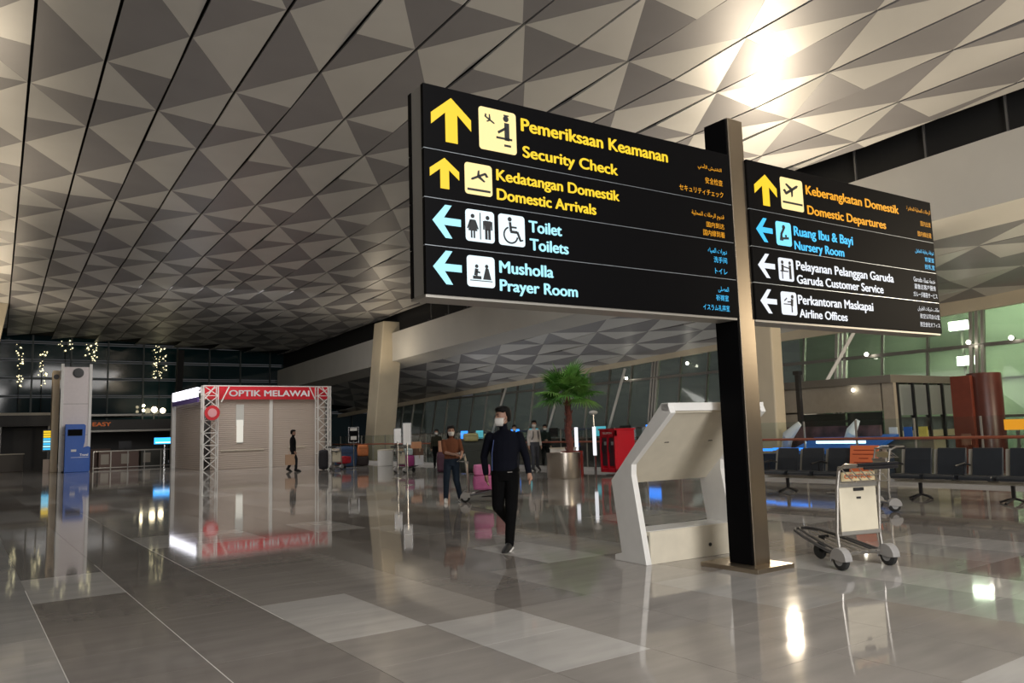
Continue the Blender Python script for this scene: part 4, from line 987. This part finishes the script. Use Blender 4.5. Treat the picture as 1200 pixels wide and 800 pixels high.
t = thing('dark_lamp_mast', 'thin black mast with dark head in front of the beige kiosk', 'mast', (20.9, 14.7, 0))
b = MB(); b.bar((0, 0, 0), (0, 0, 2.95), .13); b.build('shaft', BLACK, t); b = MB(); b.cbox((0, 0, 2.98), (.2, .2, .12)); b.build('head', BLACK, t)
# blue lit display island
t = thing('blue_display_island', 'display island with blue lit counter edges and white curved pieces behind the railing', 'display', (19.5, 13.4, 0))
BG = mat('blue_glow', (.03, .25, 1), .5, emit=2.0); WG = mat('blue_white_glow', (.55, .8, 1), .5, emit=3)
b = MB(); b.box(-.5, .6, -2.0, 1.3, 0, .62); b.build('base', mat('navy_base', (.02, .035, .07), .4), t)
b = MB(); b.prism([(-.5, .62), (.9, 1.02), (.9, 1.1), (-.5, .70)], -2.0, .4, lambda a, c, d: (a, d, c)); b.build('sloping_top', mat('blue_top', (.02, .16, .55), .3, emit=.35), t)
for y0, y1, z in ((-1.9, -.5, .90), (-.2, .9, .72), (.95, 1.25, .70)):
    b = MB(); b.box(-.56, -.5, y0, y1, z, z+.07); b.build('light_strip', WG if z > .8 else BG, t)
b = MB(); b.tube([(.3, 1.1, .7), (.1, .85, 1.1), (.2, .5, 1.45)], [(.12, .2), (.14, .22), (.06, .1)], 10); b.build('white_fin', PAP, t, True)
b = MB(); b.tube([(.3, -.9, .95), (.1, -1.15, 1.2), (.2, -1.3, 1.5)], [(.1, .16), (.12, .18), (.05, .08)], 10); b.build('white_fin', PAP, t, True)
b = MB(); b.box(.7, .8, -1.6, 1.3, .65, 1.35); b.build('photo_wall', mat('photo_mix', (.10, .05, .05), .4, noise=.9, nscale=3), t)
t = thing('service_counter', 'low cream counter with leaflets behind the railing below the kiosk', 'counter', (20.4, 10.7, 0), 0)
b = MB(); b.box(0, .6, -.2, 1.4, 0, .95); b.build('body', mat('ctr_olive', (.20, .19, .13), .5), t); b = MB(); b.box(-.05, .65, -.25, 1.45, .95, 1.0); b.build('top', CREAM, t)
for k in range(3): b = MB(); b.box(.1, .14, .0+.4*k, .22+.4*k, 1.0, 1.28); b.build('leaflet', [mat('leaf_yel', (.6, .5, .1), .5), BL, PAP][k], t)
# row of dim counters along the window wall
for i_, (y0, lab) in enumerate(((24, 'dark counter along the windows right of the palm'), (31, 'dark counter along the windows behind the walking man'), (38, 'dark counter along the windows right of the leaning column'))):
    t = thing('window_counter', lab, 'counter', (24.5, y0, 0)); b = MB(); b.box(0, .8, 0, 5.5, 0, 1.05); b.build('body', DKM, t); b = MB(); b.box(-.05, .85, -.05, 5.55, 1.05, 1.1); b.build('top', MUL, t)
    for k in range(3): b = MB(); b.box(.3, .36, .6+1.7*k, 1.3+1.7*k, 1.15, 1.6); b.build('monitor', [BG, BLACK, mat('teal_glow', (.1, .5, .6), .5, emit=.8)][(k+i_) % 3], t)

# ================================================================== PEOPLE
SKIN = mat('skin', (.42, .24, .17), .55); HAIR = mat('black_hair', (.005, .0045, .0045), .7, spec=.2, noise=.3, nscale=40, bump=.6); MASK = mat('face_mask', (.72, .70, .66), .7)
def cloth(n, c): return mat('cloth_'+n, c, .9, noise=.12, nscale=6, spec=.15)
EYEM = mat('eye_dark', (.02, .015, .012), .3)
def person(label, loc, rz, J, mats, voxel=.012, group=None, look=0.0, hair='short', mask=True, scale=1.0, extra=None):
    """J: joints by name. Limb surfaces are lofted, merged into one skin by voxel remesh, then coloured by zone."""
    t = thing('person', label, 'person', loc, rz, group); t.scale = (scale,)*3
    V = Vector; segs = []; mb = MB()
    def limb(names, radii, zone, n=12):
        pts = [V(J[x]) if isinstance(x, str) else V(x) for x in names]
        # resample so bends stay rounded
        P = []; R = []
        for i in range(len(pts)-1):
            for k in range(4):
                f = k/4; P.append(pts[i].lerp(pts[i+1], f)); a, b_ = radii[i], radii[i+1]
                a = a if isinstance(a, tuple) else (a, a); b_ = b_ if isinstance(b_, tuple) else (b_, b_)
                R.append((a[0]*(1-f)+b_[0]*f, a[1]*(1-f)+b_[1]*f))
        P.append(pts[-1]); r = radii[-1]; R.append(r if isinstance(r, tuple) else (r, r))
        mb.tube(P, R, n)
        for p_, r_ in ((P[0], R[0]), (P[-1], R[-1])): mb.ball(p_, min(r_)*.98, 10)
        for i in range(len(P)-1): segs.append((P[i], P[i+1], (max(R[i])+max(R[i+1]))/2, zone))
    hc = V(J['head']); nk = V(J['neck']); pv = V(J['pelvis'])
    # torso: rings (x half width, y half depth)
    ch = V(J['chest']); sh = V(J['shoulders'])
    def ring_tube(rings, zone):
        n = 16; vs = []
        for c, rx, ry in rings:
            c = V(c); ax = (V(J['sh_r'])-V(J['sh_l'])); ax.z = 0; ax = (-ax if ax.x < 0 else ax).normalized(); ay = V((-ax.y, ax.x, 0))
            vs += [c + ax*rx*math.cos(2*math.pi*k/n) + ay*ry*math.sin(2*math.pi*k/n) for k in range(n)]
        fs = [(i*n+k, i*n+(k+1) % n, (i+1)*n+(k+1) % n, (i+1)*n+k) for i in range(len(rings)-1) for k in range(n)]
        fs += [tuple(range(n-1, -1, -1)), tuple(range((len(rings)-1)*n, len(rings)*n))]
        mb.add(vs, fs)
        for i in range(len(rings)-1): segs.append((V(rings[i][0]), V(rings[i+1][0]), (rings[i][1]+rings[i+1][1])/2 if i < 4 else rings[i+1][1]*.8, zone))
    lift = pv.z
    ring_tube([(pv+V((0, 0, -.10)), .15, .115), (pv, .175, .125), (pv+V((0, 0, .05)), .172, .12)], 'legs')
    ring_tube([(pv+V((0, 0, .02)), .18, .13), (pv.lerp(ch, .5), .165, .12), (ch, .185, .13), (ch.lerp(sh, .6), .195, .12), (sh+V((0, 0, -.01)), .17, .095), (sh+V((0, 0, .045)), .08, .065)], 'top')
    limb(['shoulders', 'neck', hc+V((0, .01, -.06))], [.06, .053, .055], 'skin')
    for s in 'lr':
        sl = J.get('sleeve', 'long')
        limb(['sh_'+s, 'el_'+s], [.064, .050], 'top')
        limb(['el_'+s, V(J['el_'+s]).lerp(V(J['wr_'+s]), .9)] , [.048 if sl == 'long' else .040, .040 if sl == 'long' else .028], 'top' if sl == 'long' else 'skin')
        w = V(J['wr_'+s]); e = V(J['el_'+s]); d = (w-e).normalized()
        limb([e.lerp(w, .85), w], [.030, .026], 'skin')
        # hand: palm, four fingers, thumb
        inw = V((1, 0, 0)) * (1 if s == 'l' else -1); fwd = d.cross(inw).normalized(); inw = fwd.cross(d).normalized()
        pc = w + d*.045; limb([w, pc, w+d*.085], [(.026, .02), (.036, .018), (.034, .016)], 'skin')
        for k in range(4):
            o_ = fwd*(-.027+.018*k); L = [.052, .068, .072, .062][k]; b0 = w+d*.08+o_
            limb([b0, b0+d*L*.55+inw*.006, b0+d*L*.9+inw*.024], [.0092, .0085, .0075], 'skin', 7)
        limb([w+d*.02+fwd*.024, w+d*.055+fwd*.05+inw*.008, w+d*.088+fwd*.055+inw*.016], [.012, .0105, .009], 'skin', 7)
        limb([V(J['hip_'+s]), V(J['kn_'+s])], [.097, .078], 'legs')
        limb([V(J['kn_'+s]), V(J['an_'+s])], [.074, .057], 'legs')
    # head
    Rl = Matrix.Rotation(look, 3, 'Z')
    def H(x, y, z): return hc + Rl @ V((x, y, z))
    prof = [(-.115, .030, .036, -.035), (-.095, .052, .06, -.02), (-.06, .064, .078, -.008), (-.02, .070, .088, 0), (.02, .075, .094, .004), (.06, .072, .092, .008), (.09, .055, .072, .012), (.112, .022, .03, .012)]
    vs = []; n = 16
    for z, rx, ry, oy in prof: vs += [H(rx*math.cos(2*math.pi*k/n), oy+ry*math.sin(2*math.pi*k/n), z) for k in range(n)]
    fs = [(i*n+k, i*n+(k+1) % n, (i+1)*n+(k+1) % n, (i+1)*n+k) for i in range(len(prof)-1) for k in range(n)] + [tuple(range(n-1, -1, -1)), tuple(range((len(prof)-1)*n, len(prof)*n))]
    mb.add(vs, fs); segs.append((H(0, 0, -.1), H(0, 0, .1), .085, 'skin'))
    mb.tube([H(0, -.088, .022), H(0, -.104, -.012), H(0, -.092, -.024)], [.009, .013, .012], 8)
    for s in (-1, 1): mb.ball(H(s*.077, .012, -.005), .024, 8, (.4, .8, 1.2))
    me = mb.mesh('body', SKIN); o = bpy.data.objects.new('body', me); COL.objects.link(o)
    r = o.modifiers.new('remesh', 'REMESH'); r.mode = 'VOXEL'; r.voxel_size = voxel; r.use_smooth_shade = True
    sm = o.modifiers.new('smooth', 'SMOOTH'); sm.iterations = 3; sm.factor = .5
    bpy.context.view_layer.update()
    nm = bpy.data.meshes.new_from_object(o.evaluated_get(bpy.context.evaluated_depsgraph_get())); nm.name = 'body'
    o.modifiers.clear(); o.data = nm; o.parent = t
    zones = ['skin', 'top', 'legs']; nm.materials.clear()
    for z in zones: nm.materials.append(mats[z])
    nf = len(nm.polygons); c = np.empty(nf*3); nm.polygons.foreach_get('center', c); c = c.reshape(-1, 3)
    best = np.full(nf, 1e9); zi = np.zeros(nf, int)
    for a, b_, r_, z in segs:
        a = np.array(a); ab = np.array(b_)-a; L2 = max(ab @ ab, 1e-9); f = np.clip((c-a) @ ab/L2, 0, 1)
        dist = np.linalg.norm(c-(a+f[:, None]*ab), axis=1)-r_; k = dist < best; best[k] = dist[k]; zi[k] = zones.index(z)
    nm.polygons.foreach_set('material_index', zi.astype('int32')); nm.polygons.foreach_set('use_smooth', [True]*nf); nm.update()
    # shoes
    for s in 'lr':
        an = V(J['an_'+s]); d = V(J['toe_'+s])-an; L = d.length; d.normalize()
        upv = V(J.get('up_'+s, (0, 0, 1))); 
        b = MB(); heel = an - d*.07 - upv*.045
        pts = [heel, heel+d*.07, heel+d*.17, heel+d*.25, heel+d*.285]
        b.tube([p+upv*h for p, h in zip(pts, (.02, .028, .018, .006, .0))], [(.036, .045), (.042, .058), (.045, .045), (.043, .032), (.028, .02)], 12)
        sh_ = b.build('shoe', mats['shoe'], t, True)
        b = MB(); b.tube([p-upv*.028 for p in pts], [(.036, .014), (.04, .014), (.046, .014), (.044, .013), (.026, .012)], 12); b.build('sole', mats['sole'], sh_, True)
    # hair cap
    b = MB(); n = 18; prof2 = [(.150, .01, .01, .010), (.146, .045, .055, .010), (.125, .076, .096, .010), (.085, .090, .112, .014), (.04, .091, .110, .020), (-.01, .086, .102, .026)]
    if hair == 'long': prof2 += [(-.06, .088, .09, .035), (-.12, .085, .075, .045), (-.19, .075, .06, .05)]
    else: prof2 += [(-.05, .07, .085, .032)]
    vs = []
    for i, (z, rx, ry, oy) in enumerate(prof2):
        for k in range(n):
            a = 2*math.pi*k/n; sy_ = math.sin(a)
            yy = oy+ry*sy_; xx_ = rx*math.cos(a); zz = z
            if sy_ < -.15 and z < .05:      # lift the front hair line
                zz = .072 + (z-.04)*.1 + .012*math.sin(k*2.7); yy = oy + (yy-oy)*.84
            j = random.uniform(-.004, .004); vs.append(H(xx_*(1+j), yy*(1+j), zz+j))
    fs = [(i*n+k, i*n+(k+1) % n, (i+1)*n+(k+1) % n, (i+1)*n+k) for i in range(len(prof2)-1) for k in range(n)] + [tuple(range(n))]
    b.add(vs, fs); b.build('hair', mats.get('hair', HAIR), t, True)
    b = MB()
    for s in (-1, 1): b.ball(H(s*.030, -.083, .022), .010, 8, (1.3, .6, .7)); b.bar(H(s*.016, -.092, .042), H(s*.046, -.082, .043), .007, .006)
    b.build('eyes', EYEM, t, True)
    if mask:
        b = MB(); vs = []; n = 9
        for z, ex, oy in ((.0, 1.06, .004), (-.03, 1.16, .0), (-.065, 1.12, .0), (-.10, .95, -.004)):
            rx, ry = {.0: (.073, .091), -.03: (.070, .090), -.065: (.064, .084), -.10: (.05, .066)}[z]
            for k in range(n):
                a = math.radians(-90-72+144*k/(n-1)); bul = .016*math.exp(-((k-4)/1.3)**2) if z > -.08 else .008
                vs.append(H(rx*1.05*math.cos(a)*ex**.3, oy+(ry*1.05+bul+.004)*math.sin(a), z-.004))
        fs = [(i*n+k, i*n+k+1, (i+1)*n+k+1, (i+1)*n+k) for i in range(3) for k in range(n-1)]
        b.add(vs, fs); mo = b.build('face_mask', mats.get('mask', MASK), t, True)
        so = mo.modifiers.new('thick', 'SOLIDIFY'); so.thickness = .003
        b = MB()
        for s in (-1, 1):
            for z in (-.006, -.07): b.tube([H(s*.066, -.03, z), H(s*.078, .012, -.01)], .0022, 4)
        b.build('mask_strap', mats.get('mask', MASK), mo)
    else:
        b = MB(); b.tube([H(-.022, -.086, -.055), H(0, -.093, -.053), H(.022, -.086, -.055)], .005, 6); b.build('lips', mat('lips', (.35, .13, .11), .5), t)
    if extra: extra(t, J, H)
    return t
def J0(**k):
    J = dict(pelvis=(0, 0, .93), chest=(0, 0, 1.20), shoulders=(0, .01, 1.41), neck=(0, 0, 1.49), head=(0, -.02, 1.615),
        sh_l=(-.175, .01, 1.385), sh_r=(.175, .01, 1.385), el_l=(-.23, .03, 1.11), el_r=(.23, .03, 1.11), wr_l=(-.24, -.04, .87), wr_r=(.24, -.04, .87),
        hip_l=(-.09, 0, .90), hip_r=(.09, 0, .90), kn_l=(-.10, -.02, .50), kn_r=(.10, -.02, .50), an_l=(-.10, .02, .09), an_r=(.10, .02, .09), toe_l=(-.12, -.12, .05), toe_r=(.12, -.12, .05))
    J.update(k); return J
BLK = dict(skin=SKIN, top=cloth('navy', (.005, .006, .012)), legs=cloth('black', (.0022, .0022, .0025)), shoe=mat('shoe_black', (.015, .015, .015), .5), sole=WHITE)
def man_extra(t, J, H):
    b = MB(); b.tube([(-.13, -.125, 1.36), (-.155, -.14, 1.2), (-.16, -.13, .98)], .006, 5); b.build('jacket_stripe', cloth('stripe', (.08, .11, .25)), t)
    b = MB(); b.tube([(.03, -.13, .955), (.09, -.118, .957)], .006, 5); b.build('belt_buckle', CHROME, t)
man = person('man in black sweatshirt and trousers with white face mask walking in front of the sign', (5.68, 8.33, 0), math.radians(-36),
    J0(pelvis=(0, 0, .95), chest=(-.005, -.02, 1.22), shoulders=(0, -.02, 1.435), neck=(-.005, -.03, 1.51), head=(-.02, -.05, 1.635),
       sh_l=(-.185, -.01, 1.40), sh_r=(.185, -.02, 1.40), el_l=(-.27, .10, 1.15), el_r=(.27, .0, 1.13), wr_l=(-.25, .12, .92), wr_r=(.30, -.12, .93),
       hip_l=(-.085, 0, .92), hip_r=(.085, 0, .92), kn_l=(-.10, -.02, .53), kn_r=(.065, -.11, .50), an_l=(.03, .30, .30), an_r=(.03, -.12, .085),
       toe_l=(.03, .26, .12), toe_r=(-.03, -.30, .045), up_l=(0, -.75, .35)),
    BLK, voxel=.0085, look=math.radians(-52), extra=man_extra, scale=1.0)
def woman_extra(t, J, H):
    b = MB(); b.tube([(-.13, .13, 1.35), (-.16, .15, 1.0), (-.12, .2, .95)], .014, 5); b.build('bag_strap', BLACK, t)
woman = person('woman in brown top, dark jeans and white shoes pushing a baggage trolley', (8.73, 14.84, 0), math.radians(-30),
    J0(sleeve='short', el_l=(-.16, -.10, 1.14), wr_l=(.06, -.30, 1.09), el_r=(.24, -.07, 1.15), wr_r=(.22, -.30, 1.06), kn_l=(-.13, -.08, .50), an_l=(-.15, -.04, .09), toe_l=(-.15, -.25, .05), kn_r=(.10, -.07, .50), an_r=(.19, -.02, .09), toe_r=(.26, -.20, .05)),
    dict(skin=SKIN, top=cloth('brown', (.17, .065, .035)), legs=cloth('jeans', (.018, .028, .045)), shoe=WHITE, sole=WHITE), voxel=.011, look=math.radians(8), hair='long', extra=woman_extra, scale=.93)
def shopper_extra(t, J, H):
    b = MB(); b.box(-.13, .13, -.06, .06, 0, .36, Matrix.Translation((0, 0, 0)))
    pass
person('person in black jacket and cap walking past the closed red shop', (12.26, 34.72, 0), math.radians(55),
    J0(kn_l=(-.10, -.16, .51), an_l=(-.10, -.16, .09), toe_l=(-.10, -.34, .06), kn_r=(.10, .05, .50), an_r=(.10, .24, .12), toe_r=(.10, .10, .05), el_l=(-.22, -.03, 1.10), wr_l=(-.22, -.12, .85)),
    dict(skin=SKIN, top=cloth('black2', (.010, .010, .012)), legs=cloth('charcoal', (.02, .02, .024)), shoe=BLK['shoe'], sole=BLK['shoe']), voxel=.014, mask=False, scale=1.05)
t = thing('shopping_bag', 'tan paper shopping bag held by the person by the red shop', 'bag', (12.10, 34.62, .30), math.radians(-15))
b = MB(); b.box(-.21, .21, -.08, .08, 0, .46); b.build('bag_body', mat('kraft', (.55, .36, .24), .7), t, bevel=.01); b = MB(); b.tube([(-.08, 0, .46), (-.06, 0, .6), (.06, 0, .6), (.08, 0, .46)], .008, 5); b.build('handle', mat('kraft', (.55, .36, .24)), t)
WS = dict(skin=SKIN, top=cloth('white_shirt', (.50, .47, .46)), legs=cloth('grey_trousers', (.06, .065, .08)), shoe=BLK['shoe'], sole=WHITE)
def straps(t, J, H):
    b = MB()
    for s in (-1, 1): b.tube([(s*.09, -.12, 1.38), (s*.10, -.14, 1.2), (s*.13, -.06, 1.08)], .016, 5)
    b.build('backpack_strap', BLACK, t)
    b = MB(); b.box(-.15, .15, .12, .26, 1.0, 1.42); b.build('backpack', BLACK, t, bevel=.03)
person('man in white shirt with backpack straps walking behind the black clad man', (17.75, 24.04, 0), math.radians(-10),
    J0(kn_l=(-.10, -.12, .51), an_l=(-.12, -.08, .09), toe_l=(-.14, -.28, .05), kn_r=(.12, .04, .5), an_r=(.24, .28, .14), toe_r=(.26, .12, .05)), WS, voxel=.016, look=-.5, extra=straps, scale=1.06)
person('person with pale face mask half hidden behind the black clad man', (17.45, 24.9, 0), math.radians(-30), J0(), dict(WS, top=cloth('dark_grey', (.05, .05, .055))), voxel=.018, scale=.98)
person('dark clothed person standing left of the palm trunk', (19.9, 26.2, 0), math.radians(-25), J0(el_l=(-.25, -.05, 1.12), wr_l=(-.05, -.22, 1.1)), dict(BLK, top=cloth('dark_green', (.02, .03, .025))), voxel=.018, scale=.98)
person('small distant person left of the carton stack', (17.2, 30.5, 0), math.radians(-30), J0(), dict(BLK, top=cloth('dark_olive', (.03, .03, .02))), voxel=.02, scale=.95)
